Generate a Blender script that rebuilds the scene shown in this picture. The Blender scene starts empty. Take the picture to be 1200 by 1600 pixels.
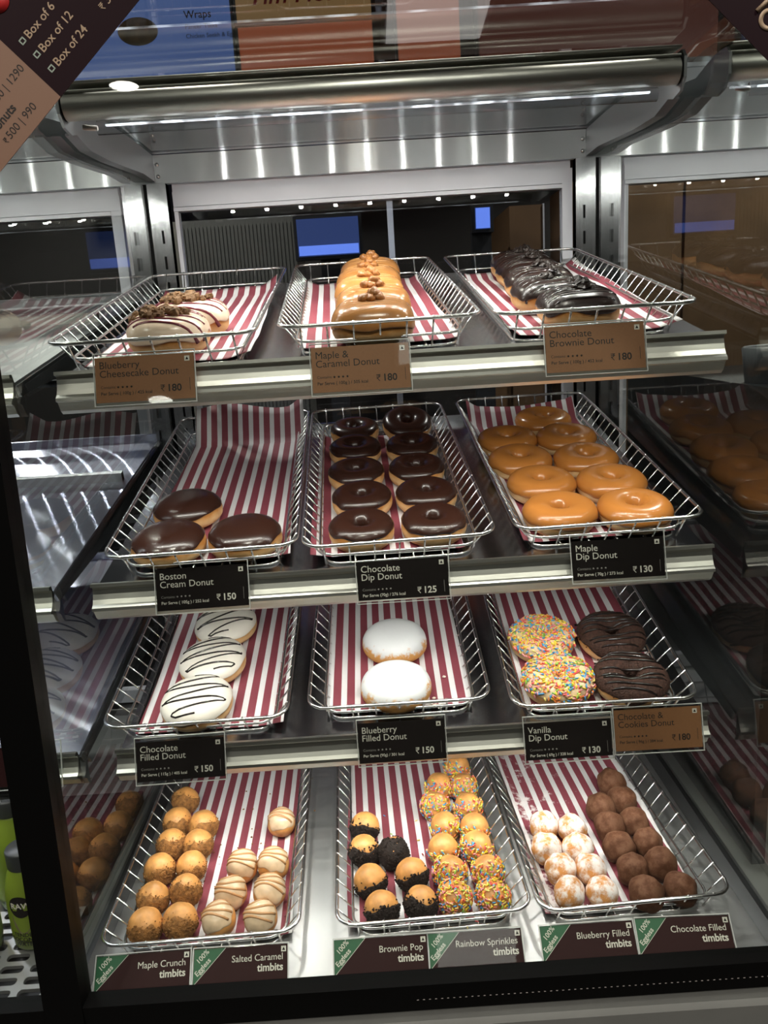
import bpy, bmesh, math, random
from mathutils import Vector, Matrix, noise
random.seed(7)
PI = math.pi
SC = bpy.context.scene
COL = SC.collection
H0 = 1.5                                   # eye height above the floor; case heights below are given from eye level

# ------------------------------------------------------------------ camera
cam_data = bpy.data.cameras.new('camera')
cam = bpy.data.objects.new('camera', cam_data)
COL.objects.link(cam)
cam_data.sensor_fit = 'VERTICAL'
cam_data.sensor_height = 36.0
cam_data.lens = 1224.27 / 1600 * 36.0
cam_data.clip_start = 0.02
R0 = Vector((0.9979388, -0.02111862, -0.06059825))
R1 = Vector((-0.06382722, -0.22878038, -0.97138336))
R2 = Vector((0.00665059, 0.97324896, -0.22965676))
cam.matrix_world = Matrix(((R0.x, -R1.x, -R2.x, -0.02856), (R0.y, -R1.y, -R2.y, 0.0), (R0.z, -R1.z, -R2.z, H0), (0, 0, 0, 1)))
SC.camera = cam

# ------------------------------------------------------------------ world, exposure, lights
SC.view_settings.view_transform = 'Standard'
SC.view_settings.look = 'None'
SC.view_settings.gamma = 1.0
SC.view_settings.exposure = 0.0
SC.view_settings.use_curve_mapping = False
SC.cycles.use_denoising = True
SC.cycles.transparent_max_bounces = 32
SC.cycles.max_bounces = 10
SC.cycles.glossy_bounces = 5
SC.cycles.sample_clamp_indirect = 6.0
SC.cycles.caustics_reflective = False
world = bpy.data.worlds.new('world')
SC.world = world
world.use_nodes = True
world.node_tree.nodes['Background'].inputs[0].default_value = (0.8, 0.85, 1.0, 1)
world.node_tree.nodes['Background'].inputs[1].default_value = 0.02

RY = [1.0193, 1.0311, 1.0267]              # depth and height of the three shelf lips
RZ = [-0.0309, -0.3193, -0.5694]
TILT = 0.199
DY, DZ = 0.8711, -0.8113                   # bottom row
def row_matrix(k):
    if k < 3:
        return Matrix.Translation((0, RY[k], RZ[k] + H0)) @ Matrix.Rotation(TILT, 4, 'X')
    return Matrix.Translation((0, DY, DZ + H0))

def area(name, loc, rot, sx, sy, power, col=(1.0, 0.96, 0.89)):
    l = bpy.data.lights.new(name, 'AREA')
    l.shape = 'RECTANGLE'; l.size = sx; l.size_y = sy; l.energy = power; l.color = col
    o = bpy.data.objects.new(name, l); COL.objects.link(o)
    o.location = loc; o.rotation_euler = rot
    return o
LED_COL = (1.0, 0.965, 0.90)
def led_row(name, m, x0, pitch, n, power, tilt, col=LED_COL, size=0.011):
    l = bpy.data.lights.new(name, 'AREA'); l.shape = 'DISK'; l.size = size; l.energy = power / n; l.color = col; l.spread = math.radians(150)
    for i in range(n):
        o = bpy.data.objects.new(name, l); COL.objects.link(o)
        o.matrix_world = m @ Matrix.Translation((x0 + i * pitch, 0, 0)) @ Matrix.Rotation(tilt, 4, 'X')
led_row('canopy_led', Matrix.Translation((0, 1.2405, 0.3155 + H0)), -0.36, 0.09, 9, 3.4, math.radians(14))
for k in range(3):
    led_row('shelf_led', Matrix.Translation((row_matrix(k) @ Matrix.Translation((0, 0.022, -0.049))).translation), (-0.408, -0.38, -0.38)[k], (0.0305, 0.095, 0.095)[k], (28, 9, 9)[k], (1.6, 1.3, 1.9)[k], math.radians(22), LED_COL, (0.006, 0.011, 0.011)[k])
led_row('neighbour_fill_led', Matrix.Translation((-0.94, 1.2405, 0.3155 + H0)), -0.36, 0.09, 9, 1.3, math.radians(14))
for z, pitch, n in ((-0.11, 0.09, 9), (-0.39, 0.09, 9), (-0.63, 0.09, 9)):
    led_row('neighbour_fill_led', Matrix.Translation((-0.94, 1.035, z + H0)), -0.36, pitch, n, 0.9 if z > -0.2 else 2.0, math.radians(16), (0.92, 0.95, 1.0))  # LED rows added to brighten the left bay's shelves and bottles

led_row('added_rear_led', Matrix.Translation((0, 1.650, -0.078 + H0)), -1.06, 0.043, 13, 0.24, math.radians(-55), (0.95, 0.97, 1.0), 0.006)  # rear LEDs added to draw streaked highlights on the left bay shelf

# ------------------------------------------------------------------ helpers
def lin(c):
    return tuple((x / 12.92 if x <= 0.04045 else ((x + 0.055) / 1.055) ** 2.4) for x in (v / 255.0 for v in c))

class MB:
    def __init__(s): s.v = []; s.f = []; s.m = []; s.s = []
    def add(s, vs, fs, mat=0, smooth=False):
        b = len(s.v); s.v += [tuple(v) for v in vs]
        for f in fs: s.f.append([b + i for i in f]); s.m.append(mat); s.s.append(smooth)
    def box(s, x0, x1, y0, y1, z0, z1, mat=0):
        vs = [(x, y, z) for z in (z0, z1) for y in (y0, y1) for x in (x0, x1)]
        s.add(vs, [(0, 2, 3, 1), (4, 5, 7, 6), (0, 1, 5, 4), (1, 3, 7, 5), (3, 2, 6, 7), (2, 0, 4, 6)], mat)
    def tube(s, pts, r, n=6, closed=False, mat=0, taper=False):
        pts = [Vector(p) for p in pts]; N = len(pts); rings = []
        up = None
        for i, p in enumerate(pts):
            a = pts[(i - 1) % N] if (closed or i > 0) else p
            b = pts[(i + 1) % N] if (closed or i < N - 1) else p
            t = (b - a)
            if t.length < 1e-9: t = Vector((0, 0, 1))
            t.normalize()
            if up is None:
                up = Vector((0, 0, 1)) if abs(t.z) < 0.9 else Vector((1, 0, 0))
            u = t.cross(up)
            if u.length < 1e-6: u = t.cross(Vector((0, 1, 0.01)))
            u.normalize(); w = u.cross(t); up = w
            rr = r(i / (N - 1)) if callable(r) else r
            rings.append([p + (u * math.cos(2 * PI * j / n) + w * math.sin(2 * PI * j / n)) * rr for j in range(n)])
        vs = [v for ring in rings for v in ring]; fs = []
        for i in range(N if closed else N - 1):
            a = i * n; b = ((i + 1) % N) * n
            for j in range(n): fs.append((a + j, a + (j + 1) % n, b + (j + 1) % n, b + j))
        if not closed:
            fs.append(tuple(reversed(range(n)))); fs.append(tuple((N - 1) * n + j for j in range(n)))
        s.add(vs, fs, mat, True)
    def lathe(s, prof, n=32, mat=0, c=(0, 0, 0), smooth=True):
        vs = []; fs = []
        for (r, z) in prof:
            for j in range(n):
                a = 2 * PI * j / n; vs.append((c[0] + r * math.cos(a), c[1] + r * math.sin(a), c[2] + z))
        for i in range(len(prof) - 1):
            for j in range(n):
                fs.append((i * n + j, i * n + (j + 1) % n, (i + 1) * n + (j + 1) % n, (i + 1) * n + j))
        s.add(vs, fs, mat, smooth)
    def prism_x(s, poly, x0, x1, mat=0, smooth=False):   # poly of (y,z) extruded along X
        n = len(poly)
        vs = [(x0, y, z) for y, z in poly] + [(x1, y, z) for y, z in poly]
        fs = [(i, (i + 1) % n, n + (i + 1) % n, n + i) for i in range(n)]
        s.add(vs, fs, mat, smooth)
        s.add(vs, [tuple(reversed(range(n))), tuple(range(n, 2 * n))], mat, False)
    def grid(s, fn, nu, nv, wrap_u=False, mat=0, smooth=True):
        vs = [fn(i / nu, j / nv) for j in range(nv + 1) for i in range(nu if wrap_u else nu + 1)]
        w = nu if wrap_u else nu + 1; fs = []
        for j in range(nv):
            for i in range(nu):
                i2 = (i + 1) % w if wrap_u else i + 1
                fs.append((j * w + i, j * w + i2, (j + 1) * w + i2, (j + 1) * w + i))
        s.add(vs, fs, mat, smooth)
    def poly_plate(s, pts, z0, z1, mat=0):               # flat outline in XY with thickness
        n = len(pts)
        vs = [(x, y, z0) for x, y in pts] + [(x, y, z1) for x, y in pts]
        s.add(vs, [tuple(reversed(range(n))), tuple(range(n, 2 * n))] + [(i, (i + 1) % n, n + (i + 1) % n, n + i) for i in range(n)], mat)
    def mesh(s, name, mats, off=(0, 0, 0)):
        me = bpy.data.meshes.new(name)
        me.from_pydata([(v[0] - off[0], v[1] - off[1], v[2] - off[2]) for v in s.v], [], s.f)
        for m in (mats if isinstance(mats, (list, tuple)) else [mats]): me.materials.append(m)
        me.polygons.foreach_set('material_index', s.m)
        me.polygons.foreach_set('use_smooth', s.s)
        bm = bmesh.new(); bm.from_mesh(me)
        bmesh.ops.remove_doubles(bm, verts=bm.verts, dist=1e-6)
        bmesh.ops.recalc_face_normals(bm, faces=bm.faces)
        bm.to_mesh(me); bm.free()
        me.update()
        return me
    def build(s, name, mats, parent=None, off=(0, 0, 0), label=None):
        o = bpy.data.objects.new(name, s.mesh(name, mats, off)); COL.objects.link(o)
        if parent is not None: o.parent = parent
        elif off != (0, 0, 0): o.location = off
        if label: o['label'] = label
        return o

def tag(o, label, cat, group=None, kind=None):
    if label: o['label'] = label
    if cat: o['category'] = cat
    if group: o['group'] = group
    if kind: o['kind'] = kind
    return o
def thing(name, mat_or_loc, label, cat, group=None):
    o = bpy.data.objects.new(name, None); COL.objects.link(o); o.empty_display_size = 0.02
    if isinstance(mat_or_loc, Matrix): o.matrix_world = mat_or_loc
    else: o.location = mat_or_loc
    return tag(o, label, cat, group)
KIDS = {}
def dup(root):
    r = root.copy(); COL.objects.link(r)
    for ch in list(root.children):
        c = ch.copy(); COL.objects.link(c); c.parent = r
        for g in list(ch.children):
            d = g.copy(); COL.objects.link(d); d.parent = c
    return r
def struct(name, mb, mats, off=(0, 0, 0)):
    o = mb.build(name, mats, None, off); o['kind'] = 'structure'; return o

def text_obj(body, size, mat, parent, loc, name='lettering', align='LEFT', bold=0.0, rotz=0.0, shear=0.0, line=1.0, wrap=None, extrude=0.00008):
    c = bpy.data.curves.new('text_curve', 'FONT')
    c.body = body; c.size = size; c.align_x = align; c.offset = bold * size; c.shear = shear; c.space_line = line; c.extrude = extrude
    c.resolution_u = 3
    t = bpy.data.objects.new('text_tmp', c); COL.objects.link(t)
    bpy.context.view_layer.update()
    me = bpy.data.meshes.new_from_object(t.evaluated_get(bpy.context.evaluated_depsgraph_get()))
    bpy.data.objects.remove(t); bpy.data.curves.remove(c)
    me.materials.clear(); me.materials.append(mat); me.name = name
    M = Matrix.Translation(loc) @ Matrix.Rotation(rotz, 4, 'Z')
    me.transform(M)
    if wrap:                                # bend round a bottle: x -> angle
        for v in me.vertices:
            x, y, z = v.co; a = x / wrap
            v.co = ((wrap + z) * math.sin(a), -(wrap + z) * math.cos(a), y)
    o = bpy.data.objects.new(name, me); COL.objects.link(o); o.parent = parent
    return o
def rupee(size, x, y, z):                   # the rupee sign as strokes, glyph height = size
    mb = MB(); w = size * 0.62; t = size * 0.11
    def bar(a, b):
        a = Vector(a); b = Vector(b); d = (b - a).normalized(); n = Vector((-d.y, d.x)) * t / 2
        mb.poly_plate([(x + p.x, y + p.y) for p in (a - n, b - n, b + n, a + n)], z, z + 0.00008)
    bar((0, size - t / 2), (w, size - t / 2)); bar((0, size * 0.72), (w, size * 0.72))
    arc = [(w * 0.35, size - t / 2)] + [(w * 0.35 + size * 0.24 * math.sin(a), size * 0.72 + size * 0.23 * math.cos(a)) for a in [i * PI / 8 for i in range(9)]]
    for a, b in zip(arc[1:], arc[2:]): bar(a, b)
    bar((0, size * 0.48), (w * 0.4, size * 0.48)); bar((w * 0.1, size * 0.48), (w * 0.75, 0))
    return mb

# ------------------------------------------------------------------ materials
def new_mat(name):
    m = bpy.data.materials.new(name); m.use_nodes = True
    nt = m.node_tree; return m, nt, nt.nodes['Principled BSDF']
def N(nt, t, **kw):
    n = nt.nodes.new(t)
    for k, v in kw.items(): setattr(n, k, v)
    return n
def pbr(name, col, rough=0.5, metal=0.0, spec=0.5, coat=0.0, bump=0.0, bscale=200, var=0.0, vscale=30, emit=None, estr=0.0, sss=0.0):
    m, nt, b = new_mat(name)
    b.inputs['Base Color'].default_value = (*col, 1); b.inputs['Roughness'].default_value = rough
    b.inputs['Metallic'].default_value = metal; b.inputs['Specular IOR Level'].default_value = spec
    b.inputs['Coat Weight'].default_value = coat; b.inputs['Coat Roughness'].default_value = 0.08
    if emit: b.inputs['Emission Color'].default_value = (*emit, 1); b.inputs['Emission Strength'].default_value = estr
    tc = N(nt, 'ShaderNodeTexCoord')
    if var:
        nz = N(nt, 'ShaderNodeTexNoise'); nz.inputs['Scale'].default_value = vscale; nz.inputs['Detail'].default_value = 4
        nt.links.new(tc.outputs['Object'], nz.inputs['Vector'])
        r = N(nt, 'ShaderNodeValToRGB')
        r.color_ramp.elements[0].position = 0.3; r.color_ramp.elements[1].position = 0.7
        r.color_ramp.elements[0].color = (*[c * (1 - var) for c in col], 1); r.color_ramp.elements[1].color = (*[min(1, c * (1 + var)) for c in col], 1)
        nt.links.new(nz.outputs['Fac'], r.inputs[0]); nt.links.new(r.outputs[0], b.inputs['Base Color'])
    if bump:
        nb = N(nt, 'ShaderNodeTexNoise'); nb.inputs['Scale'].default_value = bscale; nb.inputs['Detail'].default_value = 3
        nt.links.new(tc.outputs['Object'], nb.inputs['Vector'])
        bp = N(nt, 'ShaderNodeBump'); bp.inputs['Strength'].default_value = bump; bp.inputs['Distance'].default_value = 0.002
        nt.links.new(nb.outputs['Fac'], bp.inputs['Height']); nt.links.new(bp.outputs[0], b.inputs['Normal'])
    return m
def brushed(name, col, rough, tangent, aniso=0.85, scratch=(2, 60, 300), sc=0.12):
    m, nt, b = new_mat(name)
    b.inputs['Metallic'].default_value = 1; b.inputs['Base Color'].default_value = (*col, 1)
    b.inputs['Roughness'].default_value = rough; b.inputs['Anisotropic'].default_value = aniso
    cx = N(nt, 'ShaderNodeCombineXYZ')
    for i in range(3): cx.inputs[i].default_value = tangent[i]
    nt.links.new(cx.outputs[0], b.inputs['Tangent'])
    tc = N(nt, 'ShaderNodeTexCoord'); mp = N(nt, 'ShaderNodeMapping'); mp.inputs['Scale'].default_value = scratch
    nz = N(nt, 'ShaderNodeTexNoise'); nz.inputs['Scale'].default_value = 4; nz.inputs['Detail'].default_value = 5
    nt.links.new(tc.outputs['Object'], mp.inputs[0]); nt.links.new(mp.outputs[0], nz.inputs['Vector'])
    mr = N(nt, 'ShaderNodeMapRange'); mr.inputs[3].default_value = rough * (1 - sc * 2); mr.inputs[4].default_value = rough * (1 + sc * 2)
    nt.links.new(nz.outputs['Fac'], mr.inputs[0]); nt.links.new(mr.outputs[0], b.inputs['Roughness'])
    return m
def streaked(name, col, across, long_r=0.175, a=0.85, base_r=0.38, mix=0.6, wave=0.04):
    # steel brushed along 'across': highlights stretch at right angles to the brushing
    m = bpy.data.materials.new(name); m.use_nodes = True; nt = m.node_tree; nt.nodes.clear(); L = nt.links.new
    out = N(nt, 'ShaderNodeOutputMaterial'); mx = N(nt, 'ShaderNodeMixShader'); mx.inputs[0].default_value = mix
    g1 = N(nt, 'ShaderNodeBsdfAnisotropic'); g1.distribution = 'GGX'; g1.inputs['Color'].default_value = (*col, 1); g1.inputs['Roughness'].default_value = long_r; g1.inputs['Anisotropy'].default_value = a
    g2 = N(nt, 'ShaderNodeBsdfAnisotropic'); g2.distribution = 'GGX'; g2.inputs['Color'].default_value = (*col, 1); g2.inputs['Roughness'].default_value = base_r
    cx = N(nt, 'ShaderNodeCombineXYZ')
    for i in range(3): cx.inputs[i].default_value = across[i]
    L(cx.outputs[0], g1.inputs['Tangent'])
    tc = N(nt, 'ShaderNodeTexCoord'); nz = N(nt, 'ShaderNodeTexNoise'); nz.inputs['Scale'].default_value = 14; nz.inputs['Detail'].default_value = 2; L(tc.outputs['Object'], nz.inputs['Vector'])
    bp = N(nt, 'ShaderNodeBump'); bp.inputs['Strength'].default_value = wave; bp.inputs['Distance'].default_value = 0.004; L(nz.outputs['Fac'], bp.inputs['Height']); L(bp.outputs[0], g1.inputs['Normal'])
    L(g2.outputs[0], mx.inputs[1]); L(g1.outputs[0], mx.inputs[2]); L(mx.outputs[0], out.inputs[0]); return m
def glass_mat(name, tint=(0.96, 0.98, 0.97), k=1.75, rough=0.0, ior=1.5):
    m = bpy.data.materials.new(name); m.use_nodes = True; nt = m.node_tree; nt.nodes.clear()
    out = N(nt, 'ShaderNodeOutputMaterial'); mix = N(nt, 'ShaderNodeMixShader')
    tr = N(nt, 'ShaderNodeBsdfTransparent'); tr.inputs[0].default_value = (*tint, 1)
    gl = N(nt, 'ShaderNodeBsdfGlossy'); gl.inputs['Roughness'].default_value = rough
    fr = N(nt, 'ShaderNodeFresnel'); fr.inputs['IOR'].default_value = ior
    geo = N(nt, 'ShaderNodeNewGeometry')
    mu = N(nt, 'ShaderNodeMath', operation='MULTIPLY'); mu.inputs[1].default_value = k; mu.use_clamp = True
    inv = N(nt, 'ShaderNodeMath', operation='SUBTRACT'); inv.inputs[0].default_value = 1.0
    m2 = N(nt, 'ShaderNodeMath', operation='MULTIPLY')
    L = nt.links.new
    L(fr.outputs[0], mu.inputs[0]); L(geo.outputs['Backfacing'], inv.inputs[1]); L(mu.outputs[0], m2.inputs[0]); L(inv.outputs[0], m2.inputs[1])
    L(m2.outputs[0], mix.inputs[0]); L(tr.outputs[0], mix.inputs[1]); L(gl.outputs[0], mix.inputs[2]); L(mix.outputs[0], out.inputs[0])
    return m

M = {}
M['steel_x'] = streaked('brushed_steel_across', (0.62, 0.63, 0.65), (1, 0, 0))
M['steel_v'] = brushed('brushed_steel_upright', (0.58, 0.59, 0.61), 0.24, (1, 0, 0), 0.7, (120, 120, 3))
M['steel_shelf'] = brushed('brushed_steel_shelf', (0.46, 0.47, 0.49), 0.22, (1, 0, 0), 0.6)
M['steel_side'] = streaked('brushed_steel_neighbour_shelf', (0.58, 0.59, 0.70), (0.66, 0.75, 0.14), 0.19, 0.87, 0.5, 0.72, 0.012)
M['steel_dark'] = pbr('dark_steel', (0.10, 0.105, 0.11), 0.38, 1.0)
M['bracket'] = pbr('bracket_steel', (0.34, 0.35, 0.36), 0.33, 1.0)
M['chrome'] = pbr('chrome_wire', (0.86, 0.86, 0.85), 0.24, 1.0)
M['rail'] = brushed('satin_aluminium', (0.62, 0.62, 0.57), 0.42, (1, 0, 0), 0.5)
M['alu'] = pbr('pale_aluminium_frame', (0.74, 0.74, 0.80), 0.4, 0.15, var=0.06, vscale=8)
M['front_steel'] = pbr('front_panel_grey', (0.23, 0.235, 0.225), 0.45, 0.4, bump=0.05, bscale=400, var=0.06, vscale=12)
M['black'] = pbr('black_frame', (0.003, 0.003, 0.003), 0.45, 0.0, 0.08)
M['dark'] = pbr('dark_plastic', (0.018, 0.019, 0.022), 0.45)
M['glass'] = glass_mat('clear_glass', k=1.35)
M['glass_front'] = glass_mat('front_glass', (0.97, 0.985, 0.975), 1.0)
M['glass_top'] = glass_mat('top_glass', (0.93, 0.95, 0.95), 1.5)
M['glass_door'] = glass_mat('dark_door_glass', (0.80, 0.82, 0.85), 1.5)
M['acrylic'] = glass_mat('clear_acrylic', (0.95, 0.96, 0.95), 0.6, 0.02)
M['acrylic_edge'] = pbr('acrylic_edge', (0.55, 0.56, 0.54), 0.25, 0.0, 0.6)
M['led'] = pbr('led_chip', (1, 1, 1), 0.5, emit=(1.0, 0.97, 0.92), estr=420.0)
m, nt, b = new_mat('tube_sparkle_glow')  # patchy emission painted in as sparkle inside the canopy tube
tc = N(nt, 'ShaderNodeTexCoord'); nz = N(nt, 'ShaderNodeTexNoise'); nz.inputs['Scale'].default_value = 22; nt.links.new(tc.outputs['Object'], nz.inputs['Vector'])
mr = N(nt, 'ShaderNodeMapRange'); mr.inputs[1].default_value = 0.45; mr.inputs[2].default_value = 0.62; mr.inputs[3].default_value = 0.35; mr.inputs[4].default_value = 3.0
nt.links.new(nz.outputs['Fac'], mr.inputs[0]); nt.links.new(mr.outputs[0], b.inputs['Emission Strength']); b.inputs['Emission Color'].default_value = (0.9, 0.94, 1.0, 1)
M['tube_sparkle'] = m
M['tube'] = glass_mat('clear_tube', (0.9, 0.91, 0.93), 1.6, 0.12)
M['rivet'] = pbr('rivet', (0.7, 0.7, 0.7), 0.2, 1.0)

def body_mat(name, brown, pale, zc, w):     # fried dough: browned above and below a pale waistband (its own colour)
    m, nt, b = new_mat(name); L = nt.links.new
    tc = N(nt, 'ShaderNodeTexCoord'); sp = N(nt, 'ShaderNodeSeparateXYZ'); L(tc.outputs['Object'], sp.inputs[0])
    nz = N(nt, 'ShaderNodeTexNoise'); nz.inputs['Scale'].default_value = 45; nz.inputs['Detail'].default_value = 4; L(tc.outputs['Object'], nz.inputs['Vector'])
    sub = N(nt, 'ShaderNodeMath', operation='SUBTRACT'); L(sp.outputs['Z'], sub.inputs[0]); sub.inputs[1].default_value = zc
    ab = N(nt, 'ShaderNodeMath', operation='ABSOLUTE'); L(sub.outputs[0], ab.inputs[0])
    dv = N(nt, 'ShaderNodeMath', operation='DIVIDE'); L(ab.outputs[0], dv.inputs[0]); dv.inputs[1].default_value = w
    ad = N(nt, 'ShaderNodeMath', operation='MULTIPLY_ADD'); L(nz.outputs['Fac'], ad.inputs[0]); ad.inputs[1].default_value = 0.9; L(dv.outputs[0], ad.inputs[2])
    r = N(nt, 'ShaderNodeValToRGB'); L(ad.outputs[0], r.inputs[0])
    e = r.color_ramp.elements; e[0].position = 0.5; e[0].color = (*pale, 1); e[1].position = 1.35 if False else 1.0; e[1].color = (*brown, 1)
    L(r.outputs[0], b.inputs['Base Color']); b.inputs['Roughness'].default_value = 0.5; b.inputs['Specular IOR Level'].default_value = 0.35
    nb = N(nt, 'ShaderNodeTexNoise'); nb.inputs['Scale'].default_value = 160; L(tc.outputs['Object'], nb.inputs['Vector'])
    bp = N(nt, 'ShaderNodeBump'); bp.inputs['Strength'].default_value = 0.25; bp.inputs['Distance'].default_value = 0.001; L(nb.outputs['Fac'], bp.inputs['Height']); L(bp.outputs[0], b.inputs['Normal'])
    return m
def dusted(name, base, base2, powder, zlo, zhi, scale, amount):   # icing sugar lying in patches, more towards the top
    m, nt, b = new_mat(name); L = nt.links.new
    tc = N(nt, 'ShaderNodeTexCoord'); sp = N(nt, 'ShaderNodeSeparateXYZ'); L(tc.outputs['Object'], sp.inputs[0])
    n1 = N(nt, 'ShaderNodeTexNoise'); n1.inputs['Scale'].default_value = scale; n1.inputs['Detail'].default_value = 8; n1.inputs['Roughness'].default_value = 0.7; L(tc.outputs['Object'], n1.inputs['Vector'])
    mr = N(nt, 'ShaderNodeMapRange'); L(sp.outputs['Z'], mr.inputs[0]); mr.inputs[1].default_value = zlo; mr.inputs[2].default_value = zhi; mr.inputs[3].default_value = -amount; mr.inputs[4].default_value = amount; 
    ad = N(nt, 'ShaderNodeMath', operation='ADD'); L(n1.outputs['Fac'], ad.inputs[0]); L(mr.outputs[0], ad.inputs[1])
    r = N(nt, 'ShaderNodeValToRGB'); L(ad.outputs[0], r.inputs[0]); e = r.color_ramp.elements; e[0].position = 0.42; e[0].color = (0, 0, 0, 1); e[1].position = 0.58; e[1].color = (1, 1, 1, 1)
    n2 = N(nt, 'ShaderNodeTexNoise'); n2.inputs['Scale'].default_value = 40; L(tc.outputs['Object'], n2.inputs['Vector'])
    mb = N(nt, 'ShaderNodeMix', data_type='RGBA'); mb.inputs[6].default_value = (*base, 1); mb.inputs[7].default_value = (*base2, 1); L(n2.outputs['Fac'], mb.inputs[0])
    mx = N(nt, 'ShaderNodeMix', data_type='RGBA'); L(r.outputs[0], mx.inputs[0]); L(mb.outputs[2], mx.inputs[6]); mx.inputs[7].default_value = (*powder, 1)
    L(mx.outputs[2], b.inputs['Base Color']); b.inputs['Roughness'].default_value = 0.75; b.inputs['Specular IOR Level'].default_value = 0.2
    bp = N(nt, 'ShaderNodeBump'); bp.inputs['Strength'].default_value = 0.5; bp.inputs['Distance'].default_value = 0.001; L(n1.outputs['Fac'], bp.inputs['Height']); L(bp.outputs[0], b.inputs['Normal'])
    return m
BROWN = (0.50, 0.215, 0.055); PALE = (0.80, 0.52, 0.25)
M['dough'] = body_mat('fried_dough', BROWN, PALE, 0.014, 0.022)
M['dough_maple'] = body_mat('fried_dough_light', (0.58, 0.27, 0.08), (0.84, 0.58, 0.30), 0.012, 0.02)
M['dough_hole'] = pbr('fried_dough_ball', (0.62, 0.29, 0.085), 0.45, var=0.3, vscale=60, bump=0.3, bscale=140)
M['choc'] = pbr('dark_chocolate_glaze', (0.030, 0.011, 0.007), 0.24, 0, 0.55, bump=0.12, bscale=60)
M['choc_black'] = pbr('bittersweet_icing', (0.020, 0.010, 0.008), 0.28, 0, 0.55, bump=0.2, bscale=120)
M['choc_line'] = pbr('chocolate_drizzle', (0.010, 0.006, 0.005), 0.2, 0, 0.55)
M['maple'] = pbr('maple_glaze', (0.44, 0.165, 0.035), 0.22, 0, 0.5, bump=0.1, bscale=50, var=0.06, vscale=20)
M['caramel'] = pbr('caramel_icing', (0.40, 0.175, 0.052), 0.25, 0, 0.5, bump=0.2, bscale=70, var=0.12, vscale=40)
M['caramel_line'] = pbr('pale_caramel_drizzle', (0.50, 0.25, 0.09), 0.25)
M['caramel_nut'] = pbr('caramel_coated_pecan', (0.36, 0.15, 0.045), 0.3, bump=0.4, bscale=200, var=0.3, vscale=80)
M['white_icing'] = pbr('white_icing', (0.76, 0.71, 0.63), 0.35, 0, 0.4, bump=0.25, bscale=80, var=0.05, vscale=30)
M['cream_icing'] = pbr('cream_cheese_icing', (0.84, 0.66, 0.50), 0.25, 0, 0.5, bump=0.2, bscale=60, var=0.08, vscale=40)
M['berry'] = pbr('blueberry_drizzle', (0.17, 0.028, 0.04), 0.2, 0, 0.55)
M['crumble'] = pbr('biscuit_crumble', (0.20, 0.105, 0.045), 0.8, bump=0.8, bscale=250, var=0.45, vscale=150)
M['brownie'] = pbr('brownie_chunk', (0.014, 0.008, 0.006), 0.4, bump=0.8, bscale=200)
M['choc_crumb'] = pbr('cookie_crumb_coating', (0.040, 0.017, 0.011), 0.75, 0, 0.3, bump=1.0, bscale=420, var=0.5, vscale=250)
M['brownie_crumb'] = pbr('brownie_crumb_coating', (0.016, 0.010, 0.008), 0.75, 0, 0.3, bump=1.0, bscale=400, var=0.5, vscale=200)
M['maple_crumb'] = pbr('maple_crumb_coating', (0.30, 0.135, 0.040), 0.75, 0, 0.3, bump=1.0, bscale=350, var=0.5, vscale=160)
M['sugar_glaze'] = pbr('salted_caramel_glaze', (0.66, 0.49, 0.32), 0.25, 0, 0.5, var=0.28, vscale=45)
M['sc_line'] = pbr('salted_caramel_line', (0.47, 0.25, 0.11), 0.25)
M['cocoa'] = dusted('cocoa_dusted_ball', (0.070, 0.026, 0.012), (0.11, 0.044, 0.021), (0.145, 0.068, 0.038), -0.03, 0.05, 70, 0.06)
M['sugar_ball'] = dusted('icing_sugar_ball', (0.52, 0.21, 0.06), (0.62, 0.30, 0.10), (0.80, 0.74, 0.71), -0.022, 0.03, 60, 0.07)
M['sugar_top'] = dusted('icing_sugar_donut', (0.55, 0.24, 0.06), (0.72, 0.40, 0.14), (0.68, 0.69, 0.70), 0.008, 0.044, 90, 0.34)
SPR = [pbr('sprinkle_' + n, c, 0.35) for n, c in (('yellow', (0.80, 0.58, 0.03)), ('orange', (0.85, 0.24, 0.05)), ('red', (0.75, 0.09, 0.09)), ('pink', (0.80, 0.30, 0.32)),
      ('blue', (0.07, 0.32, 0.60)), ('green', (0.25, 0.50, 0.07)), ('pale_yellow', (0.82, 0.66, 0.18)))]

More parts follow.
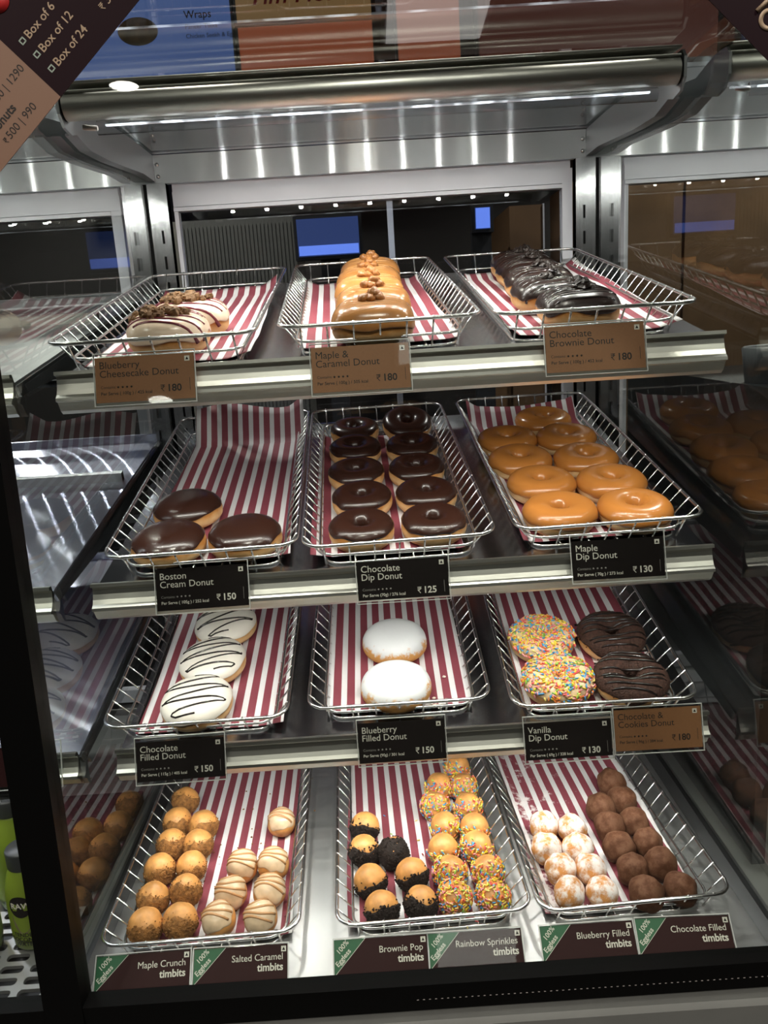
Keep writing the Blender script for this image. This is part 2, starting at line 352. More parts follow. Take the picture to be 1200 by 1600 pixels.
def liner_mat(name, powder=0.0, maroon=(0.235, 0.055, 0.074), white=(0.70, 0.68, 0.69)):
    m, nt, b = new_mat(name); L = nt.links.new
    tc = N(nt, 'ShaderNodeTexCoord'); sp = N(nt, 'ShaderNodeSeparateXYZ'); L(tc.outputs['Object'], sp.inputs[0])
    d = N(nt, 'ShaderNodeMath', operation='DIVIDE'); L(sp.outputs['X'], d.inputs[0]); d.inputs[1].default_value = 0.0213
    fr = N(nt, 'ShaderNodeMath', operation='FRACT'); L(d.outputs[0], fr.inputs[0])
    lt = N(nt, 'ShaderNodeMath', operation='LESS_THAN'); L(fr.outputs[0], lt.inputs[0]); lt.inputs[1].default_value = 0.42
    nz = N(nt, 'ShaderNodeTexNoise'); nz.inputs['Scale'].default_value = 60; nz.inputs['Detail'].default_value = 6; L(tc.outputs['Object'], nz.inputs['Vector'])
    mx = N(nt, 'ShaderNodeMix', data_type='RGBA'); L(lt.outputs[0], mx.inputs[0]); mx.inputs[6].default_value = (*maroon, 1); mx.inputs[7].default_value = (*white, 1)
    last = mx.outputs[2]
    if powder:
        nm = N(nt, 'ShaderNodeTexNoise'); nm.inputs['Scale'].default_value = 42; nm.inputs['Detail'].default_value = 9; nm.inputs['Roughness'].default_value = 0.72; L(tc.outputs['Object'], nm.inputs['Vector'])
        mk = N(nt, 'ShaderNodeMapRange'); L(sp.outputs['X'], mk.inputs[0]); mk.inputs[1].default_value = -0.11; mk.inputs[2].default_value = 0.09; mk.inputs[3].default_value = 0.06; mk.inputs[4].default_value = -0.20
        ad = N(nt, 'ShaderNodeMath', operation='ADD'); L(nm.outputs['Fac'], ad.inputs[0]); L(mk.outputs[0], ad.inputs[1])
        r = N(nt, 'ShaderNodeValToRGB'); L(ad.outputs[0], r.inputs[0]); r.color_ramp.elements[0].position = 0.53; r.color_ramp.elements[0].color = (0, 0, 0, 1); r.color_ramp.elements[1].position = 0.62; r.color_ramp.elements[1].color = (1, 1, 1, 1)
        m3 = N(nt, 'ShaderNodeMix', data_type='RGBA'); L(r.outputs[0], m3.inputs[0]); L(last, m3.inputs[6]); m3.inputs[7].default_value = (0.78, 0.72, 0.72, 1)
        last = m3.outputs[2]
    L(last, b.inputs['Base Color']); b.inputs['Roughness'].default_value = 0.6; b.inputs['Specular IOR Level'].default_value = 0.25
    bp = N(nt, 'ShaderNodeBump'); bp.inputs['Strength'].default_value = 0.25; bp.inputs['Distance'].default_value = 0.003; L(nz.outputs['Fac'], bp.inputs['Height']); L(bp.outputs[0], b.inputs['Normal'])
    return m
M['liner'] = liner_mat('striped_paper'); M['liner_sugar'] = liner_mat('striped_paper_with_sugar', 1.0)
M['card_dark'] = pbr('dark_card', (0.012, 0.009, 0.009), 0.5, spec=0.12)
M['card_brown'] = pbr('brown_card', (0.26, 0.115, 0.050), 0.55, var=0.05, vscale=400)
M['card_plum'] = pbr('plum_card', (0.030, 0.008, 0.009), 0.45, spec=0.12)
M['ink_white'] = pbr('white_ink', (0.72, 0.68, 0.62), 0.6)
M['ink_dim'] = pbr('grey_ink', (0.25, 0.23, 0.22), 0.6)
M['ink_black'] = pbr('black_ink', (0.010, 0.007, 0.006), 0.6)
M['ink_green'] = pbr('green_ink', (0.020, 0.115, 0.050), 0.5)
M['ink_red'] = pbr('red_ink', (0.55, 0.02, 0.02), 0.5)
M['sign_tan'] = pbr('tan_print', (0.24, 0.135, 0.09), 0.5)
M['sign_dark'] = pbr('plum_print', (0.016, 0.006, 0.009), 0.45, spec=0.12)
M['sign_ink'] = pbr('tan_ink', (0.42, 0.30, 0.20), 0.5)

# ------------------------------------------------------------------ the room
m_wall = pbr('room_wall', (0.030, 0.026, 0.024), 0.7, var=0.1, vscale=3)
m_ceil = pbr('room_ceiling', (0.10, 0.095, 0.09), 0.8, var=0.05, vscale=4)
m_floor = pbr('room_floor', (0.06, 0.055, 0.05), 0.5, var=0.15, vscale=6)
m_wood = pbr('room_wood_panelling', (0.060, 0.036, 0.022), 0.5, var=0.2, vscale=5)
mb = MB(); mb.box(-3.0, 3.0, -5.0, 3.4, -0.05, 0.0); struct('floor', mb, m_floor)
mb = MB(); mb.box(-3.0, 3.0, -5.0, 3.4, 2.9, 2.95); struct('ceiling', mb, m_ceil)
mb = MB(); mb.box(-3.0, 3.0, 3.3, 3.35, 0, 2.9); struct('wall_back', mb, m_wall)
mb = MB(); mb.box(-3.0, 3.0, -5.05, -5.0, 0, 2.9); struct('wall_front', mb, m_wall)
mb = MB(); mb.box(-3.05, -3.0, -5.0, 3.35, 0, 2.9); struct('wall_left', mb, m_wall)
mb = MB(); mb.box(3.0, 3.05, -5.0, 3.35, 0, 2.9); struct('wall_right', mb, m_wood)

def downlight(x, y, power, label, group='round ceiling downlights'):
    t = thing('ceiling_downlight', (x, y, 2.9), label, 'ceiling light', group)
    f = MB(); f.lathe([(0.062, 0.0), (0.075, 0.0), (0.078, -0.006), (0.066, -0.010), (0.062, -0.004)], 28); f.build('trim_ring', M['alu'], t)
    d = MB(); d.lathe([(0.0001, -0.003), (0.062, -0.003)], 28); d.build('lens', pbr('downlight_lens', (1, 1, 1), 0.5, emit=(1.0, 0.95, 0.85), estr=40.0), t)
    l = bpy.data.lights.new('downlight_lamp', 'SPOT'); l.energy = power; l.spot_size = math.radians(120); l.spot_blend = 0.6; l.shadow_soft_size = 0.06; l.color = (1.0, 0.93, 0.83)
    lo = bpy.data.objects.new('downlight_lamp', l); COL.objects.link(lo); lo.location = (x, y, 2.87)
downlight(-1.02, -1.93, 60, 'bright round ceiling downlight reflected in the upper glass over the blue board')
for x, y in ((-1.6, -0.9), (-0.55, -0.9), (0.55, -0.9), (1.6, -0.9), (-1.1, 0.2), (0.0, 0.2), (1.1, 0.2)):  # extra lamps added out of view to brighten tags, rails and front panel
    downlight(x, y, 48, 'unseen round ceiling downlight added as fill light in front of the case')
pl = thing('added_glare_panel', (0.31, -1.47, 2.9), 'unseen square glowing panel added overhead for glare on the rainbow sprinkle tag', 'ceiling light')  # panel added out of view to put glare on the rainbow sprinkle tag
f = MB(); f.box(-0.21, 0.21, -0.21, 0.21, -0.012, 0.0); f.build('panel_frame', M['alu'], pl)
f = MB(); f.box(-0.19, 0.19, -0.19, 0.19, -0.016, -0.012); f.build('diffuser', pbr('glare_panel_glow', (1, 1, 1), 0.5, emit=(1.0, 0.97, 0.92), estr=5.5), pl)
downlight(-0.9, 2.35, 120, 'unseen round ceiling downlight added to light the dark room behind the case')  # lamp added out of view to lift the cabinet in the back room

downlight(1.2, 2.3, 90, 'unseen round ceiling downlight added to light the cupboard behind the right bay')  # another added lamp, there to brighten the brown cupboard

# ------------------------------------------------------------------ the display case
def Z(z): return z + H0
BASE = (0.0, 1.25, 0.0)
case = thing('display_case', BASE, 'tall glass fronted steel display case holding three tilted shelves of donuts', 'display case')
def part(mb, name, mats, label=None): return mb.build(name, mats, case, BASE, label)
XW = 1.45
mb = MB(); mb.box(-XW, XW, 0.795, 1.72, 0.03, Z(-0.845)); mb.box(-XW, XW, 0.806, 0.812, Z(-0.845), Z(-0.826)); part(mb, 'base_cabinet', M['front_steel'])
mb = MB(); mb.box(-0.452, 0.452, 0.812, 1.70, Z(-0.832), Z(-0.8245)); part(mb, 'deck_panel', brushed('brushed_steel_deck', (0.60, 0.61, 0.61), 0.42, (0, 1, 0), 0.5))
mb = MB(); mb.box(-XW, XW, 0.803, 0.828, Z(-0.826), Z(-0.789)); part(mb, 'bottom_sash', M['black'], 'black lower frame of the front glass')
mb = MB()
for i in range(64): x = -0.02 + i * 0.0075; mb.box(x, x + 0.0024, 0.8024, 0.8032, Z(-0.8103), Z(-0.8097))
part(mb, 'sash_perforation', M['ink_dim'])
def mullion(x0, x1):
    b = MB(); vs = []
    for z, y in ((-0.826, 0.800), (0.40, 0.866)):
        vs += [(x0, y, Z(z)), (x1, y, Z(z)), (x1, y + 0.032, Z(z)), (x0, y + 0.032, Z(z))]
    b.add(vs, [(3, 2, 1, 0), (4, 5, 6, 7), (0, 1, 5, 4), (1, 2, 6, 5), (2, 3, 7, 6), (3, 0, 4, 7)]); return b
part(mullion(-0.477, -0.430), 'mullion', M['black'], 'black upright bar between the glass panes')
part(mullion(0.444, 0.485), 'mullion', M['black'])
# front glass, three panes; top glass; side panes
def slab(x0, x1, a, b, th):                       # a,b = (y,z) edges
    d = Vector((b[0] - a[0], b[1] - a[1])).normalized(); n = Vector((-d.y, d.x)) * th
    q = MB(); q.prism_x([(a[0], Z(a[1])), (b[0], Z(b[1])), (b[0] + n.x, Z(b[1] + n.y)), (a[0] + n.x, Z(a[1] + n.y))], x0, x1); return q
for x0, x1 in ((-XW, -0.478), (-0.4295, 0.4435), (0.486, XW)):
    part(slab(x0, x1, (0.823, -0.788), (0.8835, 0.345), 0.006), 'front_glass', M['glass_front'])
mb = MB(); mb.box(-XW, XW, 0.884, 1.69, Z(0.362), Z(0.368)); part(mb, 'top_glass', M['glass_top'])
for sx in (-1, 1):
    b = MB(); vs = []
    for x in (sx * 0.4525, sx * 0.4565):
        vs += [(x, 0.853, Z(-0.788)), (x, 1.672, Z(-0.788)), (x, 1.672, Z(0.358)), (x, 0.915, Z(0.358))]
    b.add(vs, [(0, 1, 2, 3), (7, 6, 5, 4), (0, 4, 5, 1), (1, 5, 6, 2), (2, 6, 7, 3), (3, 7, 4, 0)])
    part(b, 'side_glass', M['glass'])
    b = MB(); b.box(sx * 0.4545 - 0.006, sx * 0.4545 + 0.006, 0.84, 1.672, Z(-0.824), Z(-0.79)); part(b, 'side_sill', M['steel_dark'])
# back: header in two folded bands, posts, sliding-door frame and glass
mb = MB()
mb.add([(-XW, 1.684, Z(0.305)), (XW, 1.684, Z(0.305)), (XW, 1.684, Z(0.358)), (-XW, 1.684, Z(0.358)), (-XW, 1.700, Z(0.358)), (XW, 1.700, Z(0.358)), (XW, 1.700, Z(0.305)), (-XW, 1.700, Z(0.305))],
       [(0, 1, 2, 3), (3, 2, 5, 4), (4, 5, 6, 7), (7, 6, 1, 0), (0, 3, 4, 7), (1, 6, 5, 2)])
part(mb, 'header_band', M['steel_x'])
mb = MB()
mb.add([(-XW, 1.684, Z(0.360)), (XW, 1.684, Z(0.360)), (XW, 1.66, Z(0.47)), (-XW, 1.66, Z(0.47)), (-XW, 1.670, Z(0.47)), (XW, 1.670, Z(0.47)), (XW, 1.700, Z(0.360)), (-XW, 1.700, Z(0.360))],
       [(0, 1, 2, 3), (3, 2, 5, 4), (4, 5, 6, 7), (7, 6, 1, 0), (0, 3, 4, 7), (1, 6, 5, 2)])
part(mb, 'header_upper_band', streaked('brushed_steel_header', (0.36, 0.37, 0.40), (1, 0, 0)))
for x0, x1 in ((-0.449, -0.411), (0.409, 0.449), (-0.50, -0.460), (0.460, 0.50)):
    b = MB(); b.box(x0, x1, 1.676, 1.70, Z(-0.824), Z(0.304)); p = part(b, 'upright_post', M['steel_v'])
    c = x0 + (x1 - x0) * (0.42 if x0 < -0.45 or 0 < x0 < 0.45 else 0.58)
    for i in range(9):
        s = MB(); s.box(c - 0.0022, c + 0.0022, 1.6752, 1.6762, Z(0.19 - i * 0.05), Z(0.215 - i * 0.05)); s.build('slot', M['black'], p, BASE)
for x in (-0.4545, 0.4545):
    b = MB(); b.box(x - 0.0045, x + 0.0045, 1.68, 1.70, Z(-0.824), Z(0.304)); part(b, 'post_gap', M['black'])
def rivets(x):
    for z, y in ((0.318, 1.683), (0.340, 1.683), (0.392, 1.676), (0.415, 1.671)):
        b = MB(); b.lathe([(0.0042, 0), (0.0034, 0.0015), (0.0015, 0.0024), (0.0001, 0.0026)], 14)
        b.v = [(x + vx, y - vz, Z(z) + vy) for vx, vy, vz in b.v]; part(b, 'rivet', M['rivet'])
for xc in (-0.425, 0.425, -0.484, 0.484): rivets(xc)
for bx in (-0.92, 0.0, 0.92):                       # one sliding-door frame per bay
    fr = MB(); a = 0.405
    fr.box(bx - a, bx + a - 0.018, 1.70, 1.722, Z(0.262), Z(0.2905)); fr.box(bx - a, bx + a - 0.018, 1.697, 1.722, Z(0.253), Z(0.2605))
    fr.box(bx - a, bx - a + 0.008, 1.70, 1.722, Z(-0.80), Z(0.253)); fr.box(bx + a - 0.018, bx + a + 0.003, 1.70, 1.722, Z(-0.80), Z(0.2905))
    fr.box(bx - a, bx + a, 1.70, 1.722, Z(-0.82), Z(-0.79)); fr.box(bx - a, bx + a, 1.705, 1.722, Z(0.2905), Z(0.31))
    d = part(fr, 'sliding_door', M['alu'], 'pale aluminium sliding door with dark glass at the back')
    g = MB(); g.box(bx - a + 0.006, bx + a - 0.016, 1.712, 1.716, Z(-0.79), Z(0.256)); g.build('door_glass', M['glass_door'], d, BASE)
    st = MB(); st.box(bx + 0.028, bx + 0.040, 1.717, 1.728, Z(-0.79), Z(0.255)); st.build('door_stile', M['alu'], d, BASE)

# canopy light: rounded bar, clear tube with light chips, two arms
canopy = thing('canopy_light', (0, 1.2, Z(0.30)), 'satin metal light bar with clear tube across the top of the case', 'light')
CO = (0, 1.2, Z(0.30))
bar = [(1.190, 0.350), (1.225, 0.352), (1.227, 0.346), (1.192, 0.343), (1.192, 0.340)]
for i in range(13):
    a = PI * 0.62 + i / 12 * PI * 0.92
    bar.append((1.207 + 0.0190 * math.cos(a), 0.3250 + 0.0180 * math.sin(a)))
bar += [(1.222, 0.3105), (1.230, 0.3220), (1.236, 0.347), (1.232, 0.355), (1.188, 0.353)]
mb = MB(); mb.prism_x([(y, Z(z)) for y, z in bar], -0.43, 0.43, 0, True); o = mb.build('light_bar', M['rail'], canopy, CO)
mb = MB(); mb.tube([(-0.392, 1.216, Z(0.2985)), (0.405, 1.216, Z(0.2985))], 0.0095, 16); mb.build('clear_tube', M['tube'], canopy, CO)
for i in range(9):
    x = -0.36 + i * 0.09; mb = MB(); mb.lathe([(0.0001, 0.003), (0.0042, 0.003), (0.0050, 0.0), (0.0042, -0.0028), (0.0001, -0.004)], 12, c=(x, 1.2405, Z(0.3200))); mb.build('light_chip', M['led'], canopy, CO)
mb = MB(); mb.box(-0.385, 0.40, 1.232, 1.246, Z(0.3235), Z(0.3265)); mb.build('light_strip', M['alu'], canopy, CO)
mb = MB(); mb.box(-0.380, 0.395, 1.2135, 1.2185, Z(0.3005), Z(0.3025)); mb.build('tube_sparkle_strip', M['tube_sparkle'], canopy, CO)
mb = MB(); mb.tube([(-0.412, 1.215, Z(0.3005)), (-0.403, 1.215, Z(0.299)), (-0.392, 1.216, Z(0.2985))], 0.0035, 8); mb.build('cable_plug', M['ink_white'], canopy, CO)
for sx in (-1, 1):
    prof = [(1.196, 0.349), (1.236, 0.35), (1.30, 0.338), (1.40, 0.352), (1.55, 0.358), (1.682, 0.358), (1.682, 0.309), (1.60, 0.309), (1.40, 0.292), (1.30, 0.288), (1.245, 0.298), (1.225, 0.293), (1.200, 0.297), (1.186, 0.312), (1.186, 0.338)]
    b = MB(); b.prism_x([(y, Z(z)) for y, z in prof], sx * 0.432, sx * 0.436)
    fl = [(1.682, 0.309), (1.60, 0.309), (1.40, 0.292), (1.30, 0.288), (1.245, 0.298)]
    for (y0, z0), (y1, z1) in zip(fl, fl[1:]):
        xa, xb = sx * 0.436, sx * 0.449
        b.add([(xa, y0, Z(z0)), (xb, y0, Z(z0)), (xb, y1, Z(z1)), (xa, y1, Z(z1)), (xa, y0, Z(z0 + 0.003)), (xb, y0, Z(z0 + 0.003)), (xb, y1, Z(z1 + 0.003)), (xa, y1, Z(z1 + 0.003))],
              [(0, 1, 2, 3), (7, 6, 5, 4), (0, 4, 5, 1), (1, 5, 6, 2), (2, 6, 7, 3), (3, 7, 4, 0)])
    b.build('support_arm', M['bracket'], canopy, CO)

for dx, lab in ((-0.93, 'metal light bar over the left bay, behind the slanted tan sign'), (0.93, 'metal light bar over the right bay, seen past the right hand glass')):
    c2 = dup(canopy); c2.location.x += dx; c2['label'] = lab

# ------------------------------------------------------------------ shelves
RAILP = [(0.006, 0.000), (-0.0005, 0.0005), (-0.0015, -0.004), (0.0055, -0.006), (0.0062, -0.010), (0.0048, -0.016), (0.0020, -0.023), (-0.0015, -0.029), (-0.0065, -0.0325), (-0.0075, -0.0365),
         (-0.0020, -0.0385), (0.0010, -0.0435), (0.0045, -0.050), (0.0105, -0.0545), (0.014, -0.0540), (0.0095, -0.047), (0.010, -0.018), (0.012, -0.014)]
def unrot(y, z):                                   # rail stands upright although the shelf tilts
    c, s = math.cos(TILT), math.sin(TILT); return (y * c + z * s, -y * s + z * c)
def shelf(k, x0, x1, label, brackets=True, panel=None):
    t = thing('shelf', row_matrix(k), label, 'shelf', 'tilted steel display shelves')
    p = MB(); p.box(x0 + 0.002, x1 - 0.002, 0.012, 0.645, -0.0165, -0.0132)
    p.box(x0 + 0.002, x1 - 0.002, 0.640, 0.644, -0.0132, 0.002)
    p.build('shelf_panel', panel or M['steel_shelf'], t)
    r = MB(); r.prism_x([unrot(y, z) for y, z in RAILP], x0, x1, 0, False); r.build('price_rail', M['rail'], t)
    s = MB(); s.box(x0 + 0.015, x1 - 0.015, 0.017, 0.030, -0.045, -0.0165); s.build('light_housing', M['alu'], t)
    if brackets:
        for xa, xb in ((x0 + 0.0, x0 + 0.004), (x1 - 0.004, x1)):
            b = MB(); pr = [(0.012, -0.0170), (0.645, -0.0170), (0.645, -0.075), (0.52, -0.07), (0.25, -0.05), (0.06, -0.036), (0.02, -0.034)]
            b.prism_x(pr, xa, xb); b.build('shelf_bracket', M['steel_dark'], t)
    return t
shelf(0, -0.43, 0.43, 'top tilted steel shelf behind the brown tags')
shelf(1, -0.43, 0.43, 'middle tilted steel shelf holding glazed ring donuts')
shelf(2, -0.43, 0.43, 'lowest tilted steel shelf, above the bottom row of donut holes')

# ------------------------------------------------------------------ wire baskets and their papers
BW, BL, BH = 0.2663, 0.6257, 0.048
def rrect(w, y0, y1, r, z, n=5):
    pts = []
    for cx, cy, a0 in ((w / 2 - r, y0 + r, -PI / 2), (w / 2 - r, y1 - r, 0), (-w / 2 + r, y1 - r, PI / 2), (-w / 2 + r, y0 + r, PI)):
        for i in range(n + 1):
            a = a0 + PI / 2 * i / n; pts.append((cx + r * math.cos(a), cy + r * math.sin(a), z))
    return pts
basket = thing('wire_basket', (0, 0, 0), '', 'basket', 'chrome wire baskets')
mb = MB(); mb.tube(rrect(BW, 0, BL, 0.026, BH - 0.0028), 0.0027, 8, True); mb.build('rim', M['chrome'], basket)
mb = MB(); mb.tube(rrect(BW - 0.042, 0.020, BL - 0.020, 0.026, 0.020), 0.0021, 7, True); mb.build('lower_ring', M['chrome'], basket)
mb = MB(); mb.tube(rrect(BW - 0.058, 0.028, BL - 0.028, 0.020, 0.0022), 0.0020, 6, True); 
for i in range(1, 5): x = -BW / 2 + 0.029 + i * (BW - 0.058) / 5; mb.tube([(x, 0.028, 0.0022), (x, BL - 0.028, 0.0022)], 0.0014, 5)
wr = 0.00135
for i in range(20):
    y = 0.030 + i * (BL - 0.060) / 19; yy = 0.045 + i * (BL - 0.090) / 19
    for s in (-1, 1):
        mb.tube([(s * BW / 2, y, BH + 0.0002), (s * (BW / 2 - 0.020), y * 0.6 + yy * 0.4, 0.019), (s * (BW / 2 - 0.031), yy, 0.0025)], wr, 5)
for i in range(7):
    x = -0.105 + i * 0.035
    for yr, yb in ((0.0, 0.030), (BL, BL - 0.030)):
        mb.tube([(x, yr, BH + 0.0002), (x, yr + (yb - yr) * 0.62, 0.019), (x, yb, 0.0025)], wr * 1.1, 5)
mb.build('wire_lattice', M['chrome'], basket)

BK = {(0, 0): (-0.3059, 0.0141, 0.0157), (0, 1): (-0.0109, 0.0356, 0.031), (0, 2): (0.2734, 0.0317, 0.0095), (1, 0): (-0.2784, 0.0164, 0.0255), (1, 1): (-0.0022, 0.0111, 0.0288),
      (1, 2): (0.2941, 0.023, 0.0228), (2, 0): (-0.3131, 0.0122, 0.0014), (2, 1): (-0.0163, 0.0242, -0.003), (2, 2): (0.2787, -0.0028, -0.0169), (3, 0): (-0.3053, 0.0227, 0.0259),
      (3, 1): (0.0128, 0.0321, 0.0331), (3, 2): (0.289, 0.0352, 0.0411)}
ROWN = ['top shelf', 'middle shelf', 'lowest tilted shelf', 'bottom deck']
HOLDS = {(0, 0): 'two blueberry cheesecake donuts', (0, 1): 'a row of caramel donuts topped with pecans', (0, 2): 'a row of black chocolate brownie donuts', (1, 0): 'three round chocolate topped donuts without holes',
         (1, 1): 'ten chocolate glazed ring donuts', (1, 2): 'nine maple glazed ring donuts', (2, 0): 'three white iced donuts with chocolate zigzags', (2, 1): 'two sugar dusted round donuts',
         (2, 2): 'rainbow sprinkle and dark cookie crumb donuts', (3, 0): 'crumb coated and caramel iced donut holes', (3, 1): 'brownie crumb and rainbow sprinkle donut holes', (3, 2): 'sugar dusted and cocoa dusted donut holes'}
# paper: x shift, front, back, left curl, right curl, back rise, width
LN = {(0, 0): (0.010, 0.030, 0.590, 0.3, 1.0, 0.3), (0, 1): (-0.004, 0.040, 0.585, 0.5, 0.8, 0.2), (0, 2): (0.012, 0.035, 0.590, 0.3, 0.9, 0.2), (1, 0): (0.010, 0.15, 0.612, 0.4, 0.7, 1.1),
      (1, 1): (-0.012, 0.040, 0.55, 0.6, 0.5, 0.1), (1, 2): (-0.002, 0.035, 0.590, 0.9, 0.4, 0.9), (2, 0): (0.012, 0.030, 0.590, 0.3, 0.5, 0.3), (2, 1): (-0.004, 0.036, 0.590, 0.5, 0.5, 0.3),
      (2, 2): (0.0, 0.038, 0.590, 0.5, 0.7, 0.3), (3, 0): (0.008, 0.036, 0.590, 0.3, 0.4, 0.3), (3, 1): (-0.006, 0.036, 0.590, 0.6, 0.3, 0.3), (3, 2): (-0.004, 0.036, 0.590, 0.6, 0.9, 0.3)}
def liner(key):
    xs, f0, b0, cl, cr, rise = LN[key]; W = 0.222; sd = key[0] * 3 + key[1]
    if key == (1, 0): f0 = 0.04
    def fn(a, b):
        x = (a - 0.5) * W; y = f0 + (b0 - f0) * b
        xx = x + xs; z = 0.0055
        lim = 0.092
        if xx > lim: z += (xx - lim) * 0.75 * (0.2 + 0.7 * cr) * min(1, 0.4 + b)
        if xx < -lim: z += (-lim - xx) * 0.75 * (0.2 + 0.7 * cl) * min(1, 0.4 + b)
        d = y - (BL - 0.075)
        if d > 0: z += d * rise * (0.9 + 0.12 * math.sin(x * 28 + sd))
        z += 0.0012 * noise.noise(Vector((x * 22, y * 14, sd * 3.1))) * (1 if abs(xx) < 0.09 else 1.8) + 0.0009
        wob = 0.004 * math.sin(y * 9 + sd)
        return (x + wob + 0.0015 * noise.noise(Vector((x * 9, y * 9, sd))), y, z)
    g = MB(); g.grid(fn, 28, 44)
    me_mat = M['liner_sugar'] if key == (3, 2) else M['liner']
    o = g.build('paper_liner', me_mat)
    o.matrix_world = row_matrix(key[0]) @ Matrix.Translation((BK[key][0] + xs, BK[key][1], -0.0132)) @ Matrix.Rotation(BK[key][2], 4, 'Z')
    so = o.modifiers.new('thickness', 'SOLIDIFY'); so.thickness = 0.0004
    tag(o, 'maroon and white striped paper under ' + HOLDS[key], 'paper liner', 'striped basket papers')
first = True
for key in sorted(BK):
    b = basket if first else dup(basket); first = False
    x, s, yw = BK[key]
    b.matrix_world = row_matrix(key[0]) @ Matrix.Translation((x, s, -0.0132)) @ Matrix.Rotation(yw, 4, 'Z')
    tag(b, 'chrome wire basket on the %s with %s' % (ROWN[key[0]], HOLDS[key]), 'basket', 'chrome wire baskets')
    liner(key)

# ------------------------------------------------------------------ donut shapes (z = 0 is the paper)
LZ = -0.0068                                        # paper height in shelf coordinates
def nz3(x, y, z, s=0.0): return noise.noise(Vector((x + s, y - s * 0.7, z + s * 1.3)))
class Dome:                                          # filled donut without a hole; squareness via exponent p
    def __init__(s, rx, ry, h, p=2.0, seed=0, zbase=0.0): s.rx, s.ry, s.h, s.p, s.seed = rx, ry, h, p, seed
    def pt(s, th, ph, off=0.0):
        c, si = math.cos(th), math.sin(th); k = (abs(c) ** s.p + abs(si) ** s.p) ** (-1 / s.p)
        k *= 1 + 0.018 * nz3(c * 1.5, si * 1.5, 0, s.seed * 5.1)
        cp = max(0.0, math.cos(ph)) ** 0.55; sp = math.sin(ph); sz = math.copysign(abs(sp) ** 0.85, sp)
        rho = cp * (1 + off / s.rx); up = s.h * 0.60; dn = s.h * 0.40
        z = dn + (sz * (up + off) if sz > 0 else sz * dn)
        return (s.rx * k * rho * c, s.ry * k * rho * si, z)
    def top(s, x, y, off=0.0):
        th = math.atan2(y / s.ry, x / s.rx); c, si = math.cos(th), math.sin(th); k = (abs(c) ** s.p + abs(si) ** s.p) ** (-1 / s.p)
        rho = min(0.9999, math.hypot(x / s.rx, y / s.ry) / k); cp = rho ** (1 / 0.55); sp = math.sqrt(max(0, 1 - cp * cp))
        return s.h * 0.4 + sp ** 0.85 * (s.h * 0.6 + off)
    def body(s):
        m = MB(); m.grid(lambda a, b: s.pt(2 * PI * a, -PI / 2 + PI * b), 56, 26, True); return m
    def glaze(s, low=0.12, wav=0.10, off=0.0014, seed=1, rough=0.0, n=72):
        m = MB()
        def fn(a, b):
            th = 2 * PI * a; p0 = low + wav * (nz3(math.cos(th) * 2.2, math.sin(th) * 2.2, 0, seed * 3.7) + 0.35 * math.sin(5 * th + seed))
            if b < 0.12: q = b / 0.12; ph = p0; o = -0.001 + (off + 0.001) * math.sin(q * PI / 2); ph = p0 + 0.03 * q
            else: ph = p0 + 0.03 + (PI / 2 - p0 - 0.03) * (b - 0.12) / 0.88; o = off
            x, y, z = s.pt(th, ph, o)
            if rough: d = rough * nz3(x * 160, y * 160, z * 160, seed); z += d; x += d * 0.6; y += d * 0.4
            return (x, y, z)
        m.grid(fn, n, 22 if not rough else 34, True); return m
class Ring:
    def __init__(s, R, r, h, seed=0): s.R, s.r, s.h, s.seed = R, r, h, seed
    def pt(s, th, ph, off=0.0):
        wob = 1 + 0.03 * nz3(math.cos(th) * 1.4, math.sin(th) * 1.4, 0, s.seed * 4.3)
        c, sp = math.cos(ph), math.sin(ph)
        cc = math.copysign(abs(c) ** 0.85, c); r = s.r * wob + off
        hh = s.h / 2 * (1 + 0.03 * nz3(math.cos(th), math.sin(th), 2, s.seed)) + (off if sp > 0 else 0)
        z = s.h / 2 + math.copysign(abs(sp) ** 0.9, sp) * hh
        return ((s.R * wob + cc * r) * math.cos(th), (s.R * wob + cc * r) * math.sin(th), z)
    def top(s, x, y, off=0.0):
        d = (math.hypot(x, y) - s.R) / s.r; d = max(-0.999, min(0.999, d)); c = abs(d) ** (1 / 0.85); sp = math.sqrt(max(0, 1 - c * c))
        return s.h / 2 + sp ** 0.9 * (s.h / 2 + off)
    def body(s):
        m = MB(); m.grid(lambda a, b: s.pt(2 * PI * a, 2 * PI * b), 56, 24, True); return m
    def glaze(s, low=0.15, wav=0.14, off=0.0014, seed=1, rough=0.0, n=72):
        m = MB()
        def fn(a, b):
            th = 2 * PI * a; p0 = low + wav * (nz3(math.cos(th) * 2.4, math.sin(th) * 2.4, 0, seed * 2.9) + 0.3 * math.sin(4 * th + seed * 2))
            p1 = PI + 0.35 + 0.2 * nz3(math.cos(th) * 1.5, math.sin(th) * 1.5, 4, seed)
            ph = p0 + (p1 - p0) * b
            e = min(b, 1 - b) / 0.07; o = off if e >= 1 else -0.0012 + (off + 0.0012) * math.sin(e * PI / 2)
            x, y, z = s.pt(th, ph, o)
            if rough: d = rough * nz3(x * 170, y * 170, z * 170, seed); z += d; x += d * 0.5; y += d * 0.5
            return (x, y, z)
        m.grid(fn, n, 30 if not rough else 40, True); return m
def drizzle(shape, paths, r, off, n=5, lim=0.9, jit=0.0004):
    m = MB()
    for path in paths:
        pts = []
        for (x, y) in path: pts.append((x, y, shape.top(x, y, off) + jit * nz3(x * 200, y * 200, 0)))
        if len(pts) > 1: m.tube(pts, r, n)
    return m
